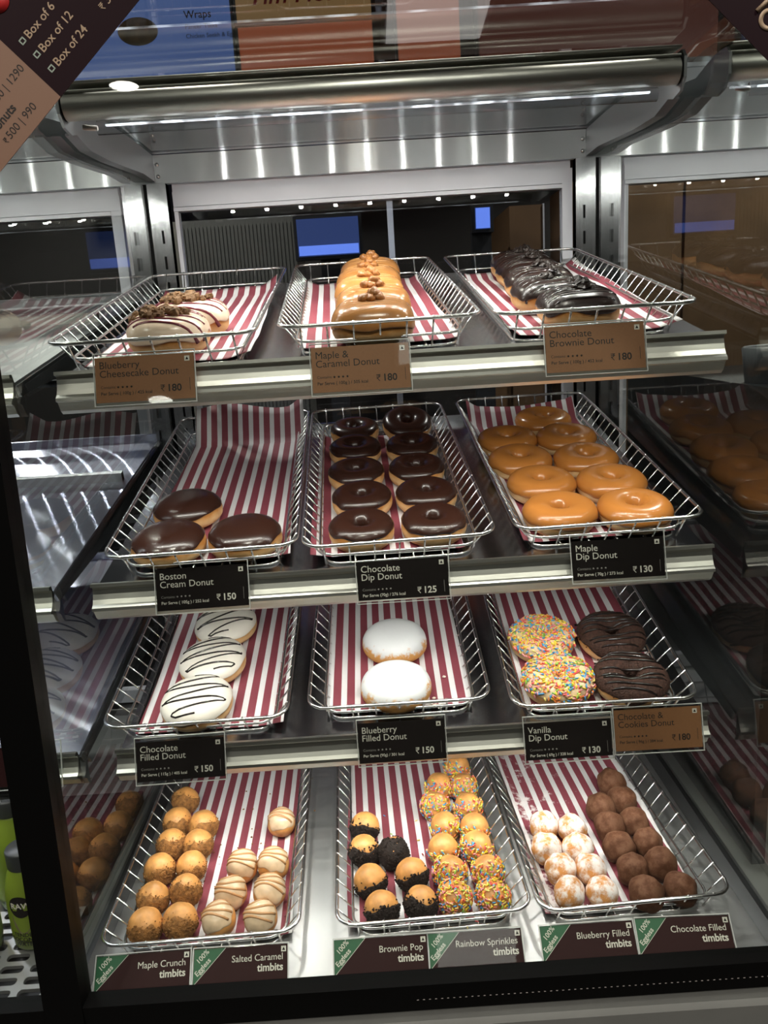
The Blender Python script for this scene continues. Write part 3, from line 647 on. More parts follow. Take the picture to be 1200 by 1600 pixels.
def zigzag(w, n, y0, y1, rlim, seed, ang=0.0, per=18):
    out = []
    for i in range(n * per + 1):
        t = i / (n * per); ph = t * n; tri = math.sin(ph * PI)
        x = w * math.copysign(min(1, abs(tri) * 1.25), tri); y = y0 + (y1 - y0) * (t + 0.18 / n * math.sin(ph * 2 * PI)) + 0.0015 * math.sin(i * 0.7 + seed)
        lim = math.sqrt(max(0.0, rlim * rlim - y * y)); x = max(-lim, min(lim, x))
        ca, sa = math.cos(ang), math.sin(ang); out.append((x * ca - y * sa, x * sa + y * ca))
    return out
def lines(n, rx, ry, seed, ang=0.0, slope=0.1):
    rnd = random.Random(seed); res = []
    for i in range(n):
        y = -ry * 0.86 + 1.72 * ry * (i + 0.5) / n + rnd.uniform(-1, 1) * ry * 0.08
        lim = rx * (1 - abs(y / ry) ** 3) ** (1 / 3) * rnd.uniform(0.86, 0.99)
        pts = []
        for j in range(15):
            x = -lim + 2 * lim * j / 14; yy = y + slope * x + 0.0025 * math.sin(x * 40 + i + seed); pts.append((x, max(-ry * 0.95, min(ry * 0.95, yy))))
        res.append(pts)
    return res
def capsule(m, c, d, L, r, mat):
    c = Vector(c); d = Vector(d).normalized(); u = d.orthogonal().normalized(); w = d.cross(u); n = 5
    vs = [c - d * L / 2]; 
    for s in (-0.36, 0.36): vs += [c + d * L * s + (u * math.cos(2 * PI * j / n) + w * math.sin(2 * PI * j / n)) * r for j in range(n)]
    vs.append(c + d * L / 2); fs = []
    for j in range(n):
        k = (j + 1) % n; fs += [(0, 1 + k, 1 + j), (1 + j, 1 + k, 6 + k, 6 + j), (6 + j, 6 + k, 11)]
    m.add(vs, fs, mat, True)
def lump(m, c, r, seed, amp=0.35, n=12, k=1.4, flat=0.8, mat=0, smooth=True):
    def fn(a, b):
        th = 2 * PI * a; ph = -PI / 2 + PI * b; d = Vector((math.cos(ph) * math.cos(th), math.cos(ph) * math.sin(th), math.sin(ph)))
        q = r * (1 + amp * nz3(d.x * k, d.y * k, d.z * k, seed * 7.7)); return (c[0] + d.x * q, c[1] + d.y * q, c[2] + d.z * q * flat)
    m.grid(fn, n, n // 2 + 1, True, mat, smooth)
def scatter_crumbs(m, fn_pt, count, size, seed):
    rnd = random.Random(seed)
    for _ in range(count):
        p, nr = fn_pt(rnd); r = size * rnd.uniform(0.5, 1.5); ax = [Vector((rnd.gauss(0, 1), rnd.gauss(0, 1), rnd.gauss(0, 1))).normalized()]
        ax.append(ax[0].orthogonal().normalized()); ax.append(ax[0].cross(ax[1])); c = p + nr * r * 0.25
        vs = [c + a * sg * r * rnd.uniform(0.6, 1.3) for a in ax for sg in (1, -1)]
        m.add(vs, [(0, 2, 4), (2, 1, 4), (1, 3, 4), (3, 0, 4), (2, 0, 5), (1, 2, 5), (3, 1, 5), (0, 3, 5)])
def proto(name, parts):
    """parts: (name, MB, material, label or None, stuff) - the first root is an Empty holding them"""
    o = bpy.data.objects.new(name, None); COL.objects.link(o); o.empty_display_size = 0.02
    for p in parts:
        c = p[1].build(p[0], p[2], o)
        if len(p) > 3 and p[3]: c['label'] = p[3]
        if len(p) > 4 and p[4]: c['kind'] = 'stuff'
    return o
def put(protos, used, i, k, u, v, rz, label, cat, group, lean=(0, 0), sc=1.0, h=0.0):
    p = protos[i % len(protos)]; o = p if id(p) not in used else dup(p); used.add(id(p))
    o.matrix_world = row_matrix(k) @ Matrix.Translation((u, v, LZ + h)) @ Matrix.Rotation(lean[0], 4, 'X') @ Matrix.Rotation(lean[1], 4, 'Y') @ Matrix.Rotation(rz, 4, 'Z') @ Matrix.Scale(sc, 4)
    return tag(o, label, cat, group)
ORD = ['frontmost', 'second from the front', 'third from the front', 'fourth from the front', 'fifth from the front', 'sixth from the front', 'seventh from the front']
used = set()

# chocolate ring donuts, middle shelf
P = []
for i in range(3):
    g = Ring(0.0290, 0.0195, 0.036, i); P.append(proto('ring_donut', [('body', g.body(), M['dough']), ('chocolate_glaze', g.glaze(0.26, 0.22, 0.0016, i + 2), M['choc'])]))
cl = [(-0.066, 0.542), (-0.065, 0.430), (-0.063, 0.311), (-0.054, 0.200), (-0.055, 0.091)][::-1]
cr = [(0.038, 0.546), (0.041, 0.426), (0.041, 0.313), (0.049, 0.201), (0.051, 0.096)][::-1]
for side, L in (('left', cl), ('right', cr)):
    for j, (u, v) in enumerate(L):
        put(P, used, j + (side == 'right'), 1, u, v, j * 1.3, 'chocolate glazed ring donut, %s, column nearer the %s' % (ORD[j].replace('the ', ''), 'half empty basket' if side == 'left' else 'maple donuts'), 'donut', 'chocolate glazed ring donuts',
            (0.30, 0.04) if (side == 'right' and j == 4) else (0.05, 0), 1.0, 0.010 if (side == 'right' and j == 4) else 0.001)
# maple ring donuts
P = []
for i in range(3):
    g = Ring(0.0315, 0.0225, 0.038, i + 8); P.append(proto('ring_donut', [('body', g.body(), M['dough_maple']), ('maple_glaze', g.glaze(-0.10, 0.20, 0.0017, i + 12), M['maple'])]))
ml = [(0.218, 0.426), (0.222, 0.320), (0.236, 0.213), (0.240, 0.103)][::-1]; mr_ = [(0.307, 0.528), (0.327, 0.419), (0.333, 0.307), (0.346, 0.200), (0.350, 0.097)][::-1]
for side, L in (('left', ml), ('right', mr_)):
    for j, (u, v) in enumerate(L):
        put(P, used, j + 2 * (side == 'right'), 1, u, v, j * 1.9 + 0.4, 'maple brown glazed ring donut, %s, column nearer the %s' % (ORD[j].replace('the ', ''), 'chocolate donuts' if side == 'left' else 'side glass'), 'donut', 'maple glazed ring donuts', (0.02, 0), 1.0)
# filled chocolate donuts
P = []
for i in range(2):
    g = Dome(0.0545, 0.0545, 0.042, 2.0, i + 20); P.append(proto('filled_donut', [('body', g.body(), M['dough']), ('chocolate_glaze', g.glaze(0.30, 0.12, 0.0015, i + 5), M['choc'])]))
for j, (u, v, w) in enumerate([(-0.333, 0.204, 'rearmost of the three'), (-0.338, 0.086, 'front one at the basket side'), (-0.227, 0.091, 'front one beside the chocolate ring donuts basket')]):
    put(P, used, j, 1, u, v, j * 2.1, 'round chocolate topped filled donut without a hole, ' + w, 'donut', 'chocolate topped filled donuts', (0.03, 0.0), 1.0)
# white iced donuts with chocolate zigzag
P = []
for i in range(3):
    g = Dome(0.054, 0.054, 0.040, 2.1, i + 30)
    P.append(proto('filled_donut', [('body', g.body(), M['dough']), ('white_icing', g.glaze(0.22, 0.14, 0.0015, i + 15), M['white_icing']),
        ('chocolate_drizzle', drizzle(g, [zigzag(0.052, 6 + (i == 1), 0.042, -0.043, 0.0490, i, 0.12 + 0.08 * i)], 0.00175, 0.0018), M['choc_line'])]))
for j, (u, v) in enumerate([(-0.323, 0.081), (-0.316, 0.185), (-0.311, 0.295)]):
    put(P, used, j, 2, u, v, 0.05, 'white iced donut with dark chocolate zigzag, %s of three' % ['nearest the price tag', 'middle', 'rearmost'][j], 'donut', 'white iced donuts with zigzags', (0.06, -0.03), 1.0, 0.002)
# sugar dusted filled donuts
P = []
for i in range(2):
    g = Dome(0.0545, 0.0545, 0.044, 2.0, i + 40); m = g.body(); o = m.build('filled_donut', M['sugar_top']); P.append(o)
for j, (u, v) in enumerate([(-0.019, 0.090), (-0.016, 0.211)]):
    put(P, used, j, 2, u, v, j * 2.0, 'round donut thick with white icing sugar, %s of the pair' % ['front one', 'rear one'][j], 'donut', 'sugar dusted filled donuts')
# rainbow sprinkle ring donuts
def sprinkle_mesh(fn_pt, count, seed, L=0.0072, r=0.00130):
    rnd = random.Random(seed); m = MB()
    for _ in range(count):
        p, nrm = fn_pt(rnd); t = nrm.orthogonal().normalized(); b = nrm.cross(t); a = rnd.uniform(0, 2 * PI)
        d = t * math.cos(a) + b * math.sin(a) + nrm * rnd.uniform(-0.12, 0.25)
        capsule(m, p + nrm * (r * rnd.uniform(0.7, 2.2)), d, L * rnd.uniform(0.75, 1.15), r, rnd.choice([0, 0, 1, 2, 3, 4, 5, 6, 6, 3, 4, 1]))
    return m
P = []
for i in range(2):
    g = Ring(0.0315, 0.0215, 0.038, i + 50)
    def rp(rnd, g=g):
        th = rnd.uniform(0, 2 * PI); ph = rnd.uniform(0.12, PI + 0.15); p = Vector(g.pt(th, ph, 0.0012)); q = Vector(g.pt(th, ph, 0.004)); return p, (q - p).normalized()
    P.append(proto('ring_donut', [('body', g.body(), M['dough_maple']), ('vanilla_glaze', g.glaze(0.12, 0.14, 0.0012, i + 25), pbr('vanilla_glaze', (0.68, 0.50, 0.30), 0.35)),
        ('sprinkles', sprinkle_mesh(rp, 1050, i), SPR, None, True)]))
for j, (u, v) in enumerate([(0.228, 0.079), (0.227, 0.189)]):
    put(P, used, j, 2, u, v, j * 1.5, 'ring donut covered in rainbow sprinkles, %s of the pair' % ['front one', 'rear one'][j], 'donut', 'rainbow sprinkle ring donuts', (0.04, 0))
# cookie crumb ring donuts
P = []
for i in range(2):
    g = Ring(0.0315, 0.0225, 0.038, i + 60)
    def cp(rnd, g=g):
        th = rnd.uniform(0, 2 * PI); ph = rnd.uniform(0.15, PI + 0.2); p = Vector(g.pt(th, ph, 0.0014)); q = Vector(g.pt(th, ph, 0.004)); return p, (q - p).normalized()
    ic = g.glaze(0.0, 0.30, 0.0018, i + 31, 0.0010, 120)
    P.append([g, ic, cp, i])
def scatter_later(P):
    out = []
    for g, ic, cp, i in P:
        scatter_crumbs(ic, cp, 800, 0.0010, i + 90)
        out.append(proto('ring_donut', [('body', g.body(), M['dough']), ('crumb_icing', ic, M['choc_crumb'], None, True),
        ('chocolate_drizzle', drizzle(g, [[p for p in ln if math.hypot(*p) > 0.011] for ln in lines(8, 0.052, 0.052, i + 3, 0, -0.15)], 0.0019, 0.0026), M['choc_line'])]))
    return out
P = scatter_later(P)
for j, (u, v) in enumerate([(0.335, 0.067), (0.340, 0.183)]):
    put(P, used, j, 2, u, v, 0.2 * j, 'dark cookie crumb ring donut with glossy drizzle, %s of the pair' % ['front one', 'rear one'][j], 'donut', 'cookie crumb ring donuts', (0.10, 0.0), 1.0, 0.003)
# top shelf: cheesecake, caramel, brownie
def cluster(g, spots, mk, seed):
    m = MB(); rnd = random.Random(seed)
    for (x, y, r) in spots: lump(m, (x, y, g.top(x, y, 0.001) + r * 0.35 + rnd.uniform(0, 0.002)), r, seed + x * 999 + y * 77, **mk)
    return m
P = []
for i in range(2):
    g = Dome(0.056, 0.050, 0.052, 2.5, i + 70); rnd = random.Random(i + 4)
    spots = [(rnd.gauss(-0.012, 0.015), rnd.gauss(0.002, 0.009), rnd.uniform(0.003, 0.0082)) for _ in range(64)]
    P.append(proto('filled_donut', [('body', g.body(), M['dough']), ('cream_icing', g.glaze(0.10, 0.18, 0.0016, i + 41), M['cream_icing']),
        ('blueberry_drizzle', drizzle(g, lines(6, 0.054, 0.048, i + 9, 0, -0.12), 0.0031, 0.0004), M['berry']),
        ('crumble_topping', cluster(g, spots, dict(amp=0.7, n=8, k=2.6, flat=0.85, smooth=False), i + 5), M['crumble'])]))
for j, (u, v) in enumerate([(-0.305, 0.111), (-0.294, 0.219)]):
    put(P, used, j, 0, u, v, 0.12, 'cream iced donut with berry streaks and crumble, %s of the pair' % ['front one', 'rear one'][j], 'donut', 'blueberry cheesecake donuts', (0.06, 0.05))
P = []
for i in range(3):
    g = Dome(0.0565, 0.052, 0.054, 3.2, i + 80); m = MB()
    for a, (dx, dy, r) in enumerate([(-0.010, -0.004, 0.0085), (0.010, -0.003, 0.0082), (0.0, 0.007, 0.0088), (0.0, -0.008, 0.007), (0.004, 0.001, 0.0095)]):
        lump(m, (dx, dy + 0.004, g.top(dx, dy, 0) + (0.004 if a < 4 else 0.009)), r, i * 5 + a, 0.4, 14, 2.0, 0.85)
    P.append(proto('filled_donut', [('body', g.body(), M['dough_maple']), ('caramel_icing', g.glaze(0.06, 0.14, 0.0017, i + 51), M['caramel']),
        ('caramel_drizzle', drizzle(g, lines(8, 0.055, 0.050, i + 19, 0, 0.06), 0.0010, 0.0014), M['caramel_line']), ('pecan_cluster', m, M['caramel_nut'])]))
for j, (u, v) in enumerate([(-0.020, 0.102), (-0.017, 0.218), (-0.021, 0.332), (-0.020, 0.447), (-0.016, 0.556)]):
    put(P, used, j, 0, u, v, 0.03 * (j % 3 - 1), 'caramel iced donut topped with pecans, %s in its row' % ORD[j], 'donut', 'caramel pecan donuts', (0.03, 0))
P = []
for i in range(3):
    g = Dome(0.056, 0.050, 0.049, 3.0, i + 90); m = MB(); rnd = random.Random(i + 70)
    for a in range(26): x, y = rnd.gauss(0.004, 0.011), rnd.gauss(0.0, 0.009); lump(m, (x, y, g.top(x, y, 0) + max(0.0, 0.013 * (1 - math.hypot(x - 0.004, y) / 0.022)) * rnd.uniform(0.4, 1.0)), rnd.uniform(0.004, 0.0085), i * 9 + a, 0.9, 7, 2.4, 0.75, 0, False)
    P.append(proto('filled_donut', [('body', g.body(), M['dough']), ('chocolate_icing', g.glaze(0.16, 0.16, 0.0018, i + 61), M['choc_black']),
        ('chocolate_drizzle', drizzle(g, lines(9, 0.055, 0.049, i + 29, 0, 0.08), 0.0023, 0.0010), M['choc_line']), ('brownie_chunks', m, M['brownie'])]))
for j, (u, v) in enumerate([(0.270, 0.125), (0.255, 0.237), (0.263, 0.350), (0.269, 0.465), (0.275, 0.568)]):
    put(P, used, j, 0, u, v, 0.10 * (j % 2) - 0.02, 'black chocolate donut heaped with brownie pieces, %s in its row' % ORD[j], 'donut', 'chocolate brownie donuts', (0.03, 0))

# donut holes, bottom row
RB = 0.0238
def ball(seed, r=RB, lumpy=0.05, squash=1.0):
    m = MB()
    def fn(a, b):
        th = 2 * PI * a; ph = -PI / 2 + PI * b; d = Vector((math.cos(ph) * math.cos(th), math.cos(ph) * math.sin(th), math.sin(ph)))
        q = r * (1 + lumpy * nz3(d.x * 1.6, d.y * 1.6, d.z * 1.6, seed * 6.1)); return (d.x * q, d.y * q, d.z * q * squash)
    m.grid(fn, 32, 18, True); return m
def ball_pt(d, seed, r=RB, lumpy=0.05): return d * r * (1 + lumpy * nz3(d.x * 1.6, d.y * 1.6, d.z * 1.6, seed * 6.1))
def coat(seed, psi, wav, off, rough, top=False, n=64, nv=26, freq=170):
    m = MB(); sg = 1 if top else -1
    def fn(a, b):
        th = 2 * PI * a; lim = psi + wav * (nz3(math.cos(th) * 2, math.sin(th) * 2, 0, seed * 3.3) + 0.3 * math.sin(4 * th + seed)); t = lim * max(b, 0.002)
        d = Vector((math.sin(t) * math.cos(th), math.sin(t) * math.sin(th), sg * math.cos(t)))
        p = ball_pt(d, seed); e = min(1, (1 - b) / 0.08)
        o = -0.0010 + (off + 0.0010) * math.sin(e * PI / 2)
        if rough: o += rough * nz3(p.x * freq, p.y * freq, p.z * freq, seed) * e + rough * 0.6 * nz3(p.x * freq * 2.3, p.y * freq * 2.3, p.z * freq * 2.3, seed + 2) * e
        return tuple(p + d * o)
    m.grid(fn, n, nv, True); return m
def crumb_coat(seed, psi, count, size, rough=0.001):
    m = coat(seed, psi, 0.25, 0.0009, rough)
    zl = -math.cos(psi)
    def fp(rnd):
        while True:
            d = Vector((rnd.gauss(0, 1), rnd.gauss(0, 1), rnd.gauss(0, 1))).normalized()
            if -d.z > math.cos(psi) + rnd.gauss(-0.05, 0.14) + 0.12 * nz3(d.x * 2, d.y * 2, 0, seed): return ball_pt(d, seed) + d * 0.0006, d
    scatter_crumbs(m, fp, count, size, seed + 11)
    return m
def ball_line(seed, n, off, r):
    m = MB()
    for i in range(n):
        zc = (i + 0.5) / n * 1.5 - 0.5; pts = []
        for j in range(17):
            x = -0.9 + 1.8 * j / 16; y = zc * 0.9 - 0.15 * math.sin(x * 2 + i); 
            if x * x + y * y > 0.93: continue
            d = Vector((x, y, math.sqrt(1 - x * x - y * y))); pts.append(ball_pt(d, seed) + d * off)
        if len(pts) > 3: m.tube(pts, r, 5)
    return m
def hole_set(P, L, fmt, names, cat, group, tilt, rz=1.7, jitter=0.25, h=RB):
    for j, (u, v) in enumerate(L):
        rnd = random.Random(j * 13 + len(L)); 
        put(P, used, j, 3, u, v, 0.0, fmt % names[j], cat, group, (-tilt + rnd.uniform(-jitter, jitter), rnd.uniform(-jitter, jitter)), rnd.uniform(0.96, 1.03), h)
        o = bpy.data.objects
def cols(L, lname, rname):                           # L = [(side, rank)] -> phrases
    return ['%s, column %s' % (ORD[r].replace('the ', ''), lname if s == 'left' else rname) for s, r in L]
CATB = 'donut hole'
# crumb coated
P = [proto('donut_hole', [('body', ball(i), M['dough_hole']), ('crumb_coating', crumb_coat(i, 1.60 + 0.3 * (i % 2), 520, 0.0011), M['maple_crumb'], None, True)]) for i in range(4)]
L = [(-0.391, 0.071), (-0.395, 0.126), (-0.402, 0.190), (-0.398, 0.250), (-0.402, 0.309), (-0.403, 0.371), (-0.344, 0.076), (-0.350, 0.138), (-0.353, 0.192), (-0.354, 0.245), (-0.356, 0.296)]
hole_set(P, L, 'donut hole half coated in brown crumbs, %s', cols([('left', i) for i in range(6)] + [('right', i) for i in range(5)], 'along the basket side', 'next to the bare paper'), CATB, 'crumb coated donut holes', 0.6)
# salted caramel
P = [proto('donut_hole', [('body', ball(i + 10), M['dough_hole']), ('white_glaze', coat(i + 10, 1.35, 0.4, 0.0008, 0.0, True, 40, 18), M['sugar_glaze']), ('caramel_drizzle', ball_line(i + 10, 4, 0.0002, 0.0020), M['sc_line'])]) for i in range(3)]
L = [(-0.289, 0.073), (-0.281, 0.125), (-0.273, 0.183), (-0.230, 0.071), (-0.224, 0.123), (-0.225, 0.183), (-0.224, 0.288)]
hole_set(P, L, 'white glazed donut hole with caramel streaks, %s', cols([('left', 0), ('left', 1), ('left', 2), ('right', 0), ('right', 1), ('right', 2)], 'nearer the crumb coated ones', 'along the basket side') + ['alone at the back'], CATB, 'caramel glazed donut holes', -0.35)
# brownie crumb
P = [proto('donut_hole', [('body', ball(i + 20), M['dough_hole']), ('brownie_coating', crumb_coat(i + 20, (1.6, 2.75, 1.5, 1.8)[i], 420, 0.0017, 0.0014), M['brownie_crumb'], None, True)]) for i in range(4)]
L = [(-0.060, 0.074), (-0.039, 0.191), (-0.076, 0.132), (-0.004, 0.079), (-0.014, 0.140), (-0.084, 0.263), (-0.085, 0.202)]
IDX = [0, 1, 2, 3, 0, 2, 3]
nm = ['frontmost along the basket side', 'almost wholly covered', 'second along the basket side', 'frontmost beside the sprinkled ones', 'second beside the sprinkled ones', 'rearmost of all', 'third along the basket side']
for j, (u, v) in enumerate(L):
    rnd = random.Random(j + 50)
    put(P, used, IDX[j], 3, u, v, 0, 'golden donut hole coated in black brownie crumbs, ' + nm[j], CATB, 'brownie crumb donut holes', (-0.62 + rnd.uniform(-0.2, 0.2), rnd.uniform(-0.3, 0.3)), rnd.uniform(0.97, 1.03), RB)
# rainbow sprinkles
def ball_sprinkles(seed, count, zlim, top=False):
    def fp(rnd):
        while True:
            d = Vector((rnd.gauss(0, 1), rnd.gauss(0, 1), rnd.gauss(0, 1))).normalized()
            if -d.z > zlim + rnd.uniform(-0.25, 0.12): return ball_pt(d, seed) + d * 0.0004, d
    return sprinkle_mesh(fp, count, seed + 300, 0.0066, 0.00115)
P = [proto('donut_hole', [('body', ball(i + 30), M['dough_hole']), ('sprinkles', ball_sprinkles(i + 30, (330, 520, 260, 430)[i], (-0.25, -0.75, 0.05, -0.5)[i]), SPR, None, True)]) for i in range(4)]
L = [(0.044, 0.085), (0.043, 0.139), (0.038, 0.194), (0.046, 0.249), (0.035, 0.306), (0.047, 0.362), (0.098, 0.082), (0.099, 0.136), (0.090, 0.193), (0.093, 0.240), (0.090, 0.298), (0.089, 0.357), (0.085, 0.422)]
IDX = [1, 3, 2, 0, 3, 0, 1, 3, 0, 2, 0, 3, 2]
nm = cols([('left', i) for i in range(6)] + [('right', i) for i in range(7)], 'nearer the brownie ones', 'along the basket side')
for j, (u, v) in enumerate(L):
    rnd = random.Random(j + 150)
    put(P, used, IDX[j], 3, u, v, 0, 'golden donut hole stuck with rainbow sprinkles, ' + nm[j], CATB, 'rainbow sprinkle donut holes', (-0.55 + rnd.uniform(-0.2, 0.2), rnd.uniform(-0.35, 0.35)), rnd.uniform(0.96, 1.02), RB)
# sugar dusted
P = [ball(i + 40, RB * 0.98, 0.14).build('donut_hole', M['sugar_ball']) for i in range(3)]
L = [(0.206, 0.079), (0.206, 0.128), (0.195, 0.177), (0.204, 0.232), (0.252, 0.075), (0.248, 0.124), (0.243, 0.172), (0.247, 0.222)]
hole_set(P, L, 'donut hole dusted with icing sugar, %s', cols([('left', i) for i in range(4)] + [('right', i) for i in range(4)], 'along the basket side', 'nearer the cocoa ones'), CATB, 'sugar dusted donut holes', 0.1, jitter=0.7)
# cocoa dusted
P = [ball(i + 50, RB * 1.0, 0.14).build('donut_hole', M['cocoa']) for i in range(3)]
L = [(0.312, 0.068), (0.309, 0.118), (0.305, 0.169), (0.306, 0.221), (0.306, 0.269), (0.361, 0.072), (0.352, 0.125), (0.351, 0.175), (0.347, 0.228), (0.347, 0.286), (0.345, 0.339)]
hole_set(P, L, 'brown donut hole dusted with cocoa, %s', cols([('left', i) for i in range(5)] + [('right', i) for i in range(6)], 'nearer the sugared ones', 'along the basket side'), CATB, 'cocoa dusted donut holes', 0.1, jitter=0.8)

# crumbs fallen on the papers (nobody could count them)
def crumbs(name, k, spots, mat, label, cat, long=False):
    m = MB(); rnd = random.Random(len(label))
    for (u, v, su, sv, n, r) in spots:
        for _ in range(n):
            x, y = rnd.gauss(u, su), rnd.gauss(v, sv)
            if long: a = rnd.uniform(0, PI); capsule(m, (x, y, 0.0016), (math.cos(a), math.sin(a), 0), 0.006, 0.0008, rnd.randrange(7))
            else: lump(m, (x, y, 0.001), r * rnd.uniform(0.5, 1.4), rnd.random() * 50, 0.5, 6, 1.5, 0.6)
    o = m.build(name, mat); o.matrix_world = row_matrix(k) @ Matrix.Translation((0, 0, LZ + 0.0012)); tag(o, label, cat, None, 'stuff')
crumbs('crumbs', 3, [(-0.25, 0.33, 0.05, 0.09, 34, 0.0013), (-0.32, 0.13, 0.03, 0.06, 26, 0.0014)], M['maple_crumb'], 'brown crumbs scattered on the striped paper behind the caramel donut holes', 'crumbs')
crumbs('sprinkle_litter', 3, [(0.0, 0.24, 0.025, 0.05, 16, 0), (0.065, 0.10, 0.01, 0.05, 10, 0)], SPR, 'loose rainbow sprinkles fallen on the striped paper', 'sprinkles', True)
crumbs('sugar_flakes', 2, [(0.04, 0.060, 0.012, 0.006, 26, 0.0018), (0.06, 0.13, 0.002, 0.003, 4, 0.002)], M['white_icing'], 'white sugar flakes on the paper beside the sugar dusted donuts', 'sugar flakes')

# ------------------------------------------------------------------ price tags
TW, TH = 0.126, 0.0655
def veg_mark(t, x, y, ink, z):
    m = MB(); s = 0.0032
    m.box(x - s, x + s, y - s, y + s, z, z + 0.0001, 0)
    m.poly_plate([(x - 0.0020, y - 0.0017), (x + 0.0020, y - 0.0017), (x, y + 0.0021)], z + 0.0001, z + 0.0002, 1)
    m.build('diet_mark', [M['ink_white'], M['card_dark']], t)
def holder(t, strip):
    m = MB(); z0, z1 = 0.0007, 0.0019; w, h = TW / 2, TH / 2
    m.box(-w, w, -h, h, z0, z1, 0); m.build('clear_cover', M['acrylic'], t)
    e = MB(); q = 0.0009
    e.box(-w - q, w + q, h, h + q, -0.001, z1, 0); e.box(-w - q, w + q, -h - q, -h, -0.001, z1, 0); e.box(-w - q, -w, -h, h, -0.001, z1, 0); e.box(w, w + q, -h, h, -0.001, z1, 0)
    e.build('cover_edge', M['acrylic_edge'], t)
    b = MB(); b.box(-w + 0.02, w - 0.02, -0.006, 0.012, -0.0062, -0.0012); b.build('clip', M['acrylic'], t)
def price_tag(k, cx, cz, title, price, serve, dark, label, roll=0.0, yaw=0.0, strip=0.007, low=0.0, xoff=0.0):
    R = Matrix.Translation((cx, (RY[k] - 0.0135), Z(cz))) @ Matrix.Rotation(yaw, 4, 'Z') @ Matrix.Rotation(roll, 4, 'Y') @ Matrix.Rotation(PI / 2 - 0.27, 4, 'X')
    t = thing('price_tag', R, label, 'price tag', 'price tags on the shelf edges')
    holder(t, strip); ink = M['ink_white'] if dark else M['ink_black']; dim = M['ink_dim'] if dark else M['ink_black']
    top = TH / 2 - strip; bot = -TH / 2 + 0.004
    c = MB(); c.box(-TW / 2 + 0.001, TW / 2 - 0.001, bot - low, top - low, -0.0006, 0.0003); c.build('card', M['card_dark'] if dark else M['card_brown'], t)
    z = 0.00034; y = top - low
    text_obj(title, 0.0128, ink, t, (-TW / 2 + 0.006, y - 0.0145, z), 'title', line=0.86)
    text_obj('Contains:', 0.0050, dim, t, (-TW / 2 + 0.007, y - 0.0398, z), 'contents_line')
    text_obj(serve, 0.0056, ink, t, (-TW / 2 + 0.007, y - 0.0480, z), 'serving_line', bold=0.012)
    text_obj(price, 0.0125, ink, t, (TW / 2 - 0.0365, y - 0.0470, z), 'price', bold=0.022)
    rupee(0.0085, TW / 2 - 0.0440, y - 0.0470, z).build('rupee_sign', ink, t)
    m = MB(); m.box(TW / 2 - 0.0075, TW / 2 - 0.0070, y - 0.047, y - 0.031, z, z + 0.0001)
    for i, x in enumerate((-0.026, -0.0205, -0.015, -0.0095)): m.lathe([(0.0001, 0.0001), (0.0013, 0.0001), (0.0013, 0)], 8, c=(x - 0.008, y - 0.0385, z))
    m.build('fine_print', dim, t)
    veg_mark(t, TW / 2 - 0.0095, y - 0.0065, ink, z)
T = price_tag
T(0, -0.3115, -0.0445, 'Blueberry\nCheesecake Donut', '180', 'Per Serve ( 100g ) / 425 kcal', False, 'brown price tag for the blueberry cheesecake donuts', 0.005, 0.02, 0.004)
T(0, -0.0395, -0.0485, 'Maple &\nCaramel Donut', '180', 'Per Serve ( 100g ) / 505 kcal', False, 'brown price tag for the maple and caramel donuts', 0.0, 0.0, 0.004)
T(0, 0.2575, -0.0420, 'Chocolate\nBrownie Donut', '180', 'Per Serve ( 100g ) / 452 kcal', False, 'brown price tag for the chocolate brownie donuts', -0.0, -0.05, 0.003)
T(1, -0.2745, -0.3285, 'Boston\nCream Donut', '150', 'Per Serve ( 105g ) / 252 kcal', True, 'black price tag for the cream filled chocolate donuts', 0.0, 0.02, 0.005)
T(1, -0.0015, -0.3325, 'Chocolate\nDip Donut', '125', 'Per Serve (70g) / 276 kcal', True, 'black price tag for the chocolate ring donuts', 0.0, 0.0, 0.009)
T(1, 0.2925, -0.3240, 'Maple\nDip Donut', '130', 'Per Serve ( 70g ) / 273 kcal', True, 'black price tag for the maple ring donuts', -0.01, -0.05, 0.008)
T(2, -0.3330, -0.5810, 'Chocolate\nFilled Donut', '150', 'Per Serve ( 115g ) / 405 kcal', True, 'black price tag under the white zigzag iced donuts', 0.02, 0.05, 0.006)
T(2, -0.0165, -0.5755, 'Blueberry\nFilled Donut', '150', 'Per Serve (90g) / 301 kcal', True, 'black price tag under the sugar dusted donuts', 0.0, 0.0, 0.005)
T(2, 0.2215, -0.5880, 'Vanilla\nDip Donut', '130', 'Per Serve ( 69g ) / 328 kcal', True, 'black price tag under the rainbow sprinkle ring donuts', 0.0, 0.0, 0.009)
T(2, 0.3510, -0.5835, 'Chocolate &\nCookies Donut', '180', 'Per Serve ( 96g ) / 384 kcal', False, 'brown price tag under the dark cookie crumb donuts', 0.0, -0.02, 0.003)

